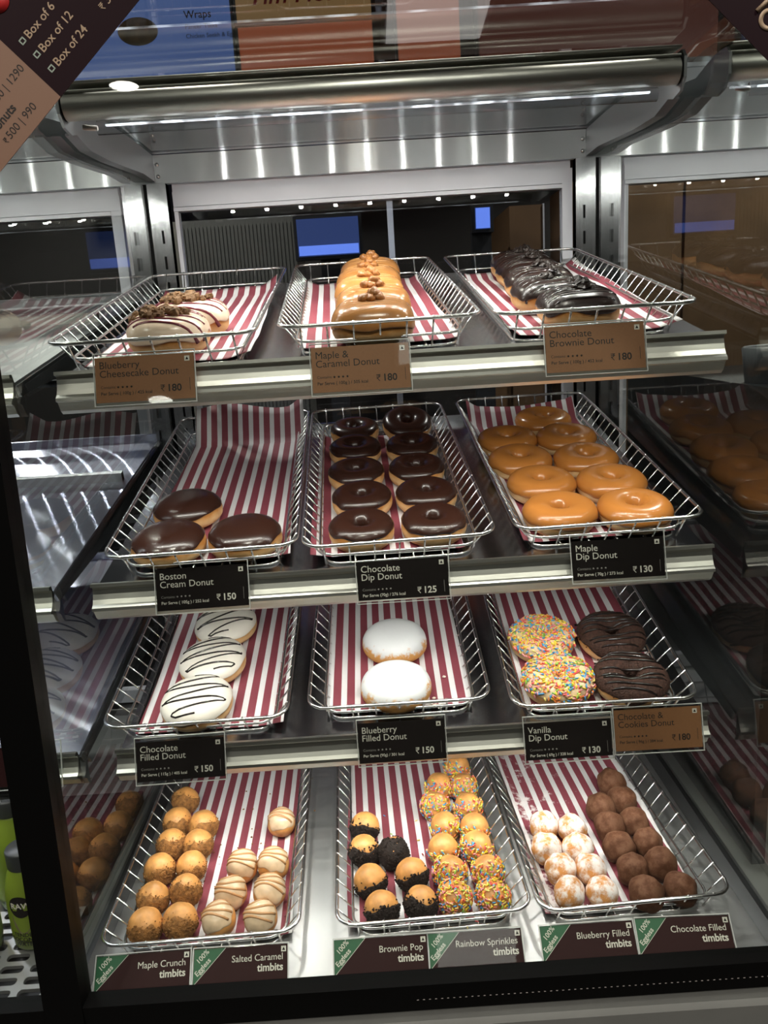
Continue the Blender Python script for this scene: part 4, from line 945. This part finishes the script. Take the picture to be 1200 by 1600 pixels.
def deck_tag(cx, title, label, yaw=0.0, tilt=0.75):
    ang = PI / 2 - tilt
    top_y, top_z = 0.876, -0.779
    cy = top_y - math.sin(tilt) * TH / 2; cz = top_z - math.cos(tilt) * TH / 2
    R = Matrix.Translation((cx, cy, Z(cz))) @ Matrix.Rotation(yaw, 4, 'Z') @ Matrix.Rotation(ang, 4, 'X')
    t = thing('price_tag', R, label, 'price tag', 'plum tags along the bottom deck')
    m = MB(); w, h = 0.0615, TH / 2
    m.box(-w, w, -h, h, 0.0007, 0.0019); m.build('clear_cover', M['acrylic'], t)
    e = MB(); q = 0.001; e.box(-w - q, w + q, h, h + q, -0.001, 0.0019); e.box(-w - q, -w, -h, h, -0.001, 0.0019); e.box(w, w + q, -h, h, -0.001, 0.0019); e.build('cover_edge', M['acrylic_edge'], t)
    c = MB(); c.box(-w + 0.0005, w - 0.0005, -h, h - 0.001, -0.0006, 0.0003); c.build('card', M['card_plum'], t)
    z = 0.00034
    g = MB(); g.poly_plate([(-w + 0.0006, h - 0.0012), (-w + 0.0006, h - 0.042), (-w + 0.041, h - 0.0012)], z - 0.0002, z + 0.00005); f = g.build('corner_flash', M['ink_green'], t)
    text_obj('100%', 0.0088, M['ink_white'], f, (-w + 0.0068, h - 0.0185, z), 'lettering', rotz=PI / 4, bold=0.008)
    text_obj('Eggless', 0.0088, M['ink_white'], f, (-w + 0.0055, h - 0.0325, z), 'lettering', rotz=PI / 4, bold=0.014)
    ln = MB()
    ln.poly_plate([(-w + 0.0006, h - 0.042), (-w + 0.0006, h - 0.0428), (-w + 0.0418, h - 0.0012), (-w + 0.041, h - 0.0012)], z, z + 0.0001); ln.build('flash_edge', M['ink_white'], f)
    text_obj(title, 0.0110, M['ink_white'], t, (w - 0.006, h - 0.0185, z), 'title', align='RIGHT')
    text_obj('timbits', 0.0122, M['ink_white'], t, (w - 0.006, h - 0.0305, z), 'range_name', align='RIGHT', bold=0.022)
    text_obj('Contains:', 0.0055, M['ink_white'], t, (-w + 0.008, h - 0.0580, z), 'contents_line')
    text_obj('34', 0.0125, M['ink_white'], t, (w - 0.022, h - 0.0605, z), 'price', bold=0.02)
    rupee(0.0085, w - 0.0295, h - 0.0605, z).build('rupee_sign', M['ink_white'], t)
    veg_mark(t, w - 0.0055, h - 0.0065, M['ink_white'], z)
for cx, ti, lb, yw in ((-0.3725, 'Maple Crunch', 'plum tag in front of the crumb coated donut holes', 0.02), (-0.2455, 'Salted Caramel', 'plum tag in front of the caramel glazed donut holes', 0.0), (-0.0625, 'Brownie Pop', 'plum tag in front of the brownie crumb donut holes', 0.0),
                   (0.0615, 'Rainbow Sprinkles', 'plum tag in front of the rainbow sprinkle donut holes', 0.0), (0.2085, 'Blueberry Filled', 'plum tag in front of the sugar dusted donut holes', 0.0), (0.3345, 'Chocolate Filled', 'plum tag in front of the cocoa dusted donut holes', -0.03)):
    deck_tag(cx, ti, lb, yw)

# ------------------------------------------------------------------ offer signs stuck inside the front glass
def sign(loc, rot, name, label):
    R = Matrix.Translation(loc) @ Matrix.Rotation(PI / 2 - 0.05, 4, 'X') @ Matrix.Rotation(rot, 4, 'Z')
    return thing(name, R, label, 'sign')
s = sign((-0.321, 0.8695, Z(0.244)), 0.757, 'offer_sign', 'slanted tan and dark plum offer sign listing boxes of donuts')
m = MB(); m.box(0, 0.18, 0, 0.17, 0, 0.001); m.build('dark_panel', M['sign_dark'], s)
m = MB(); m.box(-0.22, 0, 0, 0.17, 0, 0.001); m.build('tan_panel', M['sign_tan'], s)
for body, y in (('Box of 6', 0.0555), ('Box of 12', 0.0375), ('Box of 24', 0.0190)):
    text_obj(body, 0.0118, M['sign_ink'], s, (0.020, y, 0.0011), 'lettering', bold=0.008)
    q = MB(); x, yy, r = 0.0145, y + 0.004, 0.0030
    for a, b, c, d in ((-r, r, r - 0.0012, r), (-r, r, -r, -r + 0.0012), (-r, -r + 0.0012, -r, r), (r - 0.0012, r, -r, r)): q.box(x + a, x + b, yy + c, yy + d, 0.001, 0.0013)
    q.build('bullet_mark', pbr('bullet_mint', (0.35, 0.42, 0.36), 0.5), s)
text_obj('500 | 990', 0.0112, M['ink_black'], s, (-0.066, 0.0110, 0.0011), 'lettering'); rupee(0.006, -0.0715, 0.011, 0.0011).build('rupee_sign', M['ink_black'], s)
text_obj('Donuts', 0.0125, M['ink_black'], s, (-0.0385, 0.0250, 0.0011), 'lettering', align='RIGHT', bold=0.022)
text_obj('560 | 1290', 0.0112, M['ink_black'], s, (-0.004, 0.0420, 0.0011), 'lettering', align='RIGHT')
text_obj('Donuts', 0.0125, M['ink_black'], s, (-0.0385, 0.0560, 0.0011), 'lettering', align='RIGHT', bold=0.022)
text_obj('399', 0.0118, M['sign_ink'], s, (0.098, 0.0190, 0.0011), 'lettering'); rupee(0.007, 0.0905, 0.019, 0.0011).build('rupee_sign', M['sign_ink'], s)
m = MB(); m.lathe([(0.0001, 0.0015), (0.012, 0.0015), (0.012, 0.0010)], 28, c=(0.026, 0.1005, 0)); m.build('red_badge', M['ink_red'], s)
s = sign((0.364, 0.8705, Z(0.267)), -0.77, 'offer_sign', 'slanted all dark plum sign above the right hand glass')
m = MB(); m.box(-0.14, 0.14, 0, 0.12, 0, 0.001); m.build('dark_panel', M['sign_dark'], s)
m = MB(); m.tube([(0.0005, 0.0245, 0.0012), (0.0005 + 0.002, 0.0470, 0.0012)], 0.0024, 6); m.lathe([(0.0062, 0.001), (0.0062, 0.0016), (0.0105, 0.0016), (0.0105, 0.001)], 28, c=(0.0150, 0.0270, 0)); m.build('lettering', M['sign_ink'], s)

# ------------------------------------------------------------------ behind the case: menu boards, dark back room
def menu_board(x0, x1, z0, z1, col, e, label, name='menu_board'):
    t = thing(name, ((x0 + x1) / 2, 3.0, Z(z0)), label, 'menu board', 'lit menu boards behind the counter'); off = ((x0 + x1) / 2, 3.0, Z(z0))
    m = MB(); m.box(x0, x1, 3.0, 3.04, Z(z0), Z(z1)); m.build('screen', pbr('menu_print', tuple(c * 0.3 for c in col), 0.5, emit=col, estr=e), t, off)
    m = MB(); q = 0.008
    m.box(x0 - q, x1 + q, 2.995, 3.06, Z(z0) - q, Z(z0)); m.box(x0 - q, x0, 2.995, 3.06, Z(z0), Z(z1)); m.box(x1, x1 + q, 2.995, 3.06, Z(z0), Z(z1)); m.build('frame', M['dark'], t, off)
    return t, off
BLUE = (0.085, 0.14, 0.36); RED = (0.30, 0.075, 0.035)
t, off = menu_board(-1.02, -0.425, 0.70, 1.38, BLUE, 0.75, 'lit blue wraps menu board above the case')
def wall_text(body, size, x, z, mat, t, off, bold=0.0, shear=0.0):
    o = text_obj(body, size, mat, t, (0, 0, 0), 'lettering', bold=bold, shear=shear, extrude=0.0005)
    o.data.transform(Matrix.Translation((x - off[0], 2.994 - off[1], Z(z) - off[2])) @ Matrix.Rotation(PI / 2, 4, 'X'))
wall_text('Wraps', 0.034, -0.583, 1.060, M['ink_black'], t, off, 0.01); wall_text('Paneer Tikka', 0.021, -0.583, 1.028, M['ink_black'], t, off); wall_text('Chicken Seekh & Egg', 0.0195, -0.583, 0.999, M['ink_black'], t, off)
m = MB(); m.lathe([(0.0001, 0.002), (0.095, 0.002), (0.095, 0)], 32)
m.v = [(-0.745 + v[0] * 0.72, 2.998 - v[2], Z(1.030) + v[1] * 0.46) for v in m.v]; m.build('wrap_picture', pbr('wrap_print', (0.16, 0.10, 0.05), 0.5, var=0.7, vscale=30), t, off)
t, off = menu_board(-0.405, 0.055, 0.70, 1.024, RED, 0.8, 'lit rust red menu board right of the blue board')
t2, off2 = menu_board(-0.405, 0.055, 1.036, 1.38, (0.26, 0.15, 0.065), 0.7, 'lit tan board with red script above the rust red board')
wall_text('Tim Hortons', 0.085, -0.365, 1.090, M['ink_red'], t2, off2, 0.01, 0.3)
menu_board(0.14, 0.355, 0.70, 1.38, RED, 0.75, 'narrow lit rust red menu board in the middle')
menu_board(0.42, 1.25, 0.74, 1.38, (0.10, 0.032, 0.024), 0.6, 'wide dim maroon menu board at the right')

k = thing('storage_cabinet', (-0.46, 2.62, 0), 'grey ribbed metal cabinet in the dark room behind the left glass', 'cabinet')
m = MB(); m.box(-0.70, -0.235, 2.62, 2.95, 0.0, Z(0.36)); m.build('cabinet_body', pbr('cabinet_grey', (0.13, 0.13, 0.12), 0.6), k, (-0.46, 2.62, 0))
m = MB()
for i in range(38): x = -0.69 + i * 0.012; m.box(x, x + 0.009, 2.617, 2.62, 0.1, Z(0.34))
m.build('ribbed_door', pbr('cabinet_ribs', (0.15, 0.15, 0.138), 0.5), k, (-0.46, 2.62, 0))
def monitor(x0, x1, z0, z1, label, light):
    off = ((x0 + x1) / 2, 2.55, 0.0); t = thing('monitor', off, label, 'monitor')
    m = MB(); m.box(x0 - 0.01, x1 + 0.01, 2.55, 2.58, Z(z0) - 0.01, Z(z1) + 0.01); m.build('casing', M['dark'], t, off)
    m = MB(); m.box(x0, x1, 2.546, 2.55, Z(z0), Z(z1)); m.build('screen', pbr('screen_blue', (0.02, 0.03, 0.08), 0.3, emit=(0.04, 0.07, 0.22), estr=0.8), t, off)
    m = MB(); m.box(*light[:2], 2.543, 2.546, Z(light[2]), Z(light[3])); m.build('lit_bar', pbr('screen_bar', (0.1, 0.2, 0.5), 0.3, emit=(0.14, 0.24, 0.85), estr=1.4), t, off)
    m = MB(); m.box((x0 + x1) / 2 - 0.03, (x0 + x1) / 2 + 0.03, 2.58, 2.62, 0.0, Z(z0)); m.build('stand', M['dark'], t, off)
monitor(-0.225, -0.035, 0.225, 0.335, 'blue lit screen in the dark back room behind the caramel donuts', (-0.222, -0.038, 0.228, 0.256))
monitor(0.325, 0.372, 0.275, 0.338, 'small bright blue screen seen through the back glass at the right', (0.327, 0.370, 0.277, 0.336))
k = thing('cupboard_door', (0.5, 2.6, 0), 'brown wooden cupboard in the dark room behind the right glass', 'cupboard')
m = MB(); m.box(0.44, 0.545, 2.60, 3.0, 0, Z(0.343)); m.build('door_panel', pbr('cupboard_wood', (0.17, 0.095, 0.045), 0.5, var=0.2, vscale=6), k, (0.5, 2.6, 0))
m = MB(); m.box(0.545, 0.550, 2.597, 3.0, 0, Z(0.345)); m.build('edge_strip', M['alu'], k, (0.5, 2.6, 0))
k = thing('storage_cupboard', (1.15, 2.75, 0), 'brown wooden cupboard in the room behind the right hand bay', 'cupboard')
m = MB(); m.box(0.66, 1.75, 2.70, 3.0, 0, Z(0.42)); m.build('cupboard_body', pbr('cupboard_brown', (0.20, 0.115, 0.060), 0.45, var=0.25, vscale=5), k, (1.15, 2.75, 0))
for i in range(3):
    m = MB(); m.box(0.67 + i * 0.36, 1.02 + i * 0.36, 2.685, 2.70, 0.05, Z(0.40)); m.build('cupboard_front', pbr('cupboard_front_brown', (0.23, 0.135, 0.070), 0.4, var=0.2, vscale=7), k, (1.15, 2.75, 0))
m = MB(); m.box(-1.6, 1.6, 2.40, 2.52, 0, Z(-0.55)); o = m.build('back_counter', M['dark'], None, (0, 2.4, 0)); tag(o, 'dark counter in the room behind the case', 'counter')

# ------------------------------------------------------------------ neighbouring bay on the left: shelf, tag, perforated deck, bottles
for k, lab in ((0, 'upper'), (1, 'middle'), (2, 'lower')):
    shelf(k, -1.40, -0.486, 'bare steel shelf of the left bay, %s of three' % lab, True, M['bracket'] if k == 0 else M['steel_side'])
    o = MB()
    if k < 2:
        o.box(-1.38, -0.50, 0.415, 0.428, -0.0131, 0.004); oo = o.build('shelf_divider', M['rail']); oo.matrix_world = row_matrix(k)
        tag(oo, 'pale metal strip lying across the %s shelf of the left bay' % lab, 'shelf strip', 'strips across the left bay shelves')
t = thing('light_strip', (-0.80, 1.66, Z(-0.07)), 'narrow steel light strip added at the left bay back wall to streak its shelf', 'light')  # made-up strip that carries the added rear LEDs
m = MB(); m.box(-1.10, -0.52, 1.640, 1.676, Z(-0.074), Z(-0.066)); m.box(-1.10, -0.52, 1.640, 1.643, Z(-0.079), Z(-0.066)); m.build('added_strip_housing', M['bracket'], t, (-0.80, 1.66, Z(-0.07)))
R = Matrix.Translation((-0.565, RY[2] - 0.0135, Z(-0.575))) @ Matrix.Rotation(PI / 2 - 0.27, 4, 'X')
t = thing('price_tag', R, 'dark price tag ending in 45, half hidden by the black upright bar', 'price tag')
holder(t, 0.006); c = MB(); c.box(-TW / 2 + 0.001, TW / 2 - 0.014, -TH / 2 + 0.004, TH / 2 - 0.006, -0.0006, 0.0003); c.build('card', M['card_plum'], t)
text_obj('be\nn', 0.0150, M['ink_white'], t, (-0.033, 0.010, 0.00034), 'title', align='RIGHT', line=0.74)
text_obj('g ) / 4', 0.0058, M['ink_white'], t, (-0.041, -0.022, 0.00034), 'serving_line', bold=0.012); text_obj('145', 0.0135, M['ink_white'], t, (0.0455, -0.020, 0.00034), 'price', align='RIGHT', bold=0.022); veg_mark(t, 0.0525, 0.0215, M['ink_white'], 0.00034)
R = Matrix.Translation((-0.600, RY[1] - 0.0135, Z(-0.322))) @ Matrix.Rotation(PI / 2 - 0.27, 4, 'X')
t = thing('tag_holder', R, 'empty clear tag holder on the middle shelf of the left bay', 'tag holder'); holder(t, 0.006)

deck = MB(); nx, ny = 23, 8; x0, y0, cw, ch = -1.42, 0.84, 0.0401, 0.0205
def rr(cx, cy, w, h, r, n):
    pts = []
    for sx, sy, a0 in ((1, -1, -PI / 2), (1, 1, 0), (-1, 1, PI / 2), (-1, -1, PI)):
        for i in range(n): a = a0 + PI / 2 * i / (n - 1); pts.append((cx + sx * (w / 2 - r) + r * math.cos(a), cy + sy * (h / 2 - r) + r * math.sin(a)))
    return pts
for i in range(nx):
    for j in range(ny):
        cx, cy = x0 + (i + 0.5) * cw, y0 + (j + 0.5) * ch
        inn = rr(cx, cy, cw * 0.76, ch * 0.62, ch * 0.24, 4); out = []
        for (px, py) in inn:
            dx, dy = px - cx, py - cy; q = max(abs(dx) / (cw / 2), abs(dy) / (ch / 2)); out.append((cx + dx / q, cy + dy / q))
        cor = [(cx + cw / 2, cy - ch / 2), (cx + cw / 2, cy + ch / 2), (cx - cw / 2, cy + ch / 2), (cx - cw / 2, cy - ch / 2)]
        n = len(inn); zt = Z(-0.806); zb = Z(-0.811)
        for g in range(4): out[g * 4 + 1] = cor[g]; out[g * 4 + 2] = cor[g]
        deck.add([(x, y, zt) for x, y in inn] + [(x, y, zt) for x, y in out], [(a, (a + 1) % n, n + (a + 1) % n, n + a) for a in range(n)])
        deck.add([(x, y, zt) for x, y in inn] + [(x, y, zb) for x, y in inn], [(a, (a + 1) % n, n + (a + 1) % n, n + a) for a in range(n)])
dk = thing('perforated_deck', (-0.96, 1.05, Z(-0.824)), 'steel deck with rounded slots under the green bottles', 'deck')
DO = (-0.96, 1.05, Z(-0.824))
deck.build('slotted_plate', pbr('slotted_steel', (0.34, 0.34, 0.34), 0.45, 0.8), dk, DO)
m = MB(); m.box(-1.42, -0.496, 0.833, 0.840, Z(-0.826), Z(-0.802)); m.build('front_lip', M['rail'], dk, DO)
m = MB(); m.box(-1.42, -0.496, 1.004, 1.30, Z(-0.822), Z(-0.806)); m.build('rear_plate', M['steel_dark'], dk, DO)
m = MB(); m.box(-1.42, -0.496, 0.84, 1.30, Z(-0.826), Z(-0.822)); m.build('drip_pan', M['dark'], dk, DO)
m_green = pbr('green_bottle_label', (0.18, 0.25, 0.022), 0.45, bump=0.05, bscale=300, var=0.06, vscale=40); m_clear = pbr('bottle_base_drink', (0.20, 0.26, 0.08), 0.2); m_cap = pbr('bottle_cap', (0.030, 0.033, 0.036), 0.42)
def bottle(x, y, s, face, label, cap=m_cap, body=m_green):
    t = thing('juice_bottle', (x, y, Z(-0.806)), label, 'bottle', 'green bottles on the left bay deck')
    m = MB(); r = 0.031 * s; h = 0.122 * s
    m.lathe([(0.0001, 0.016), (r, 0.016), (r * 1.01, 0.022), (r * 1.01, h * 0.62), (r * 0.97, h * 0.74), (r * 0.84, h * 0.87), (r * 0.70, h * 0.96), (r * 0.66, h), (0.0001, h)], 36); m.build('sleeve', body, t)
    m = MB(); m.lathe([(0.0001, 0.0), (r * 0.86, 0.0), (r * 0.97, 0.005), (r * 0.985, 0.016)], 36); m.build('bottle_base', m_clear, t)
    m = MB(); cr_ = r * 0.72; m.lathe([(cr_ * 0.98, h - 0.002), (cr_, h), (cr_, h + 0.021), (cr_ * 0.94, h + 0.0235), (0.0001, h + 0.024)], 40); m.build('cap', cap, t)
    if face is not None:
        rw = r * 1.012
        b = MB(); pts = [(0.0155 * math.cos(a), 0.0165 * math.sin(a)) for a in [i * 2 * PI / 28 for i in range(28)]]
        vs = [(0, 0)] + pts
        b.add([((rw + 0.0004) * math.sin((px) / rw), -(rw + 0.0004) * math.cos((px) / rw), h * 0.60 + py) for px, py in vs], [(0, 1 + i, 1 + (i + 1) % 28) for i in range(28)]); e = b.build('badge', M['card_dark'], t)
        text_obj('RAW', 0.0120, M['ink_white'], t, (-0.0125, h * 0.60 - 0.002, 0.0008), 'lettering', wrap=rw, bold=0.012)
        pts = [(0.014, 0.012), (-0.014, 0.012), (-0.012, -0.004), (-0.006, -0.014), (0.004, -0.015), (0.011, -0.006)]
        b = MB(); b.add([((rw + 0.0004) * math.sin(px / rw), -(rw + 0.0004) * math.cos(px / rw), h * 0.38 + py) for px, py in pts], [tuple(range(6))]); b.build('coconut_picture', pbr('coconut_print', (0.16, 0.14, 0.07), 0.5, var=0.3, vscale=60), t)
        text_obj('TENDER\nCOCONUT\nWATER', 0.0085, M['ink_black'], t, (0, h * 0.22, 0.0006), 'lettering', align='CENTER', wrap=rw, bold=0.008, line=0.85)
        for c in t.children:
            c.rotation_euler.z = face
    return t
bottle(-0.546, 0.950, 1.0, -0.05, 'green bottle with a black cap, nearest the black upright bar')
bottle(-0.622, 0.932, 1.10, 0.75, 'green bottle at the left edge in front of the other bottles')
bottle(-0.596, 1.035, 1.25, None, 'taller green bottle with a wide black cap standing behind')
bottle(-0.655, 1.10, 1.30, None, 'bottle with a yellow sleeve at the back left', m_cap, pbr('yellow_sleeve', (0.62, 0.40, 0.02), 0.3))

# ------------------------------------------------------------------ right of the case: dim neighbour shelf with a dark tub
ns = thing('side_ledge', (0.95, 1.2, Z(-0.11)), 'dim steel ledge outside the right hand glass', 'ledge')
m = MB(); m.box(0.49, 1.40, 1.0, 1.45, Z(-0.115), Z(-0.108)); m.build('ledge_panel', M['steel_dark'], ns, (0.95, 1.2, Z(-0.11)))
m = MB(); m.box(0.50, 0.52, 1.02, 1.62, Z(-0.824), Z(-0.115)); m.build('ledge_support', M['steel_dark'], ns, (0.95, 1.2, Z(-0.11)))
tub = thing('plastic_tub', (0.565, 1.10, Z(-0.108)), 'dark grey open tub outside the right hand glass', 'tub')
m = MB(); m.lathe([(0.0001, 0.003), (0.060, 0.003), (0.066, 0.048), (0.069, 0.050), (0.072, 0.048), (0.066, 0.0), (0.0001, 0.0)], 40)
m.v = [(v[0] * 1.0, v[1] * 0.8, v[2]) for v in m.v]; m.build('tub_wall', pbr('tub_grey', (0.055, 0.058, 0.065), 0.5), tub)
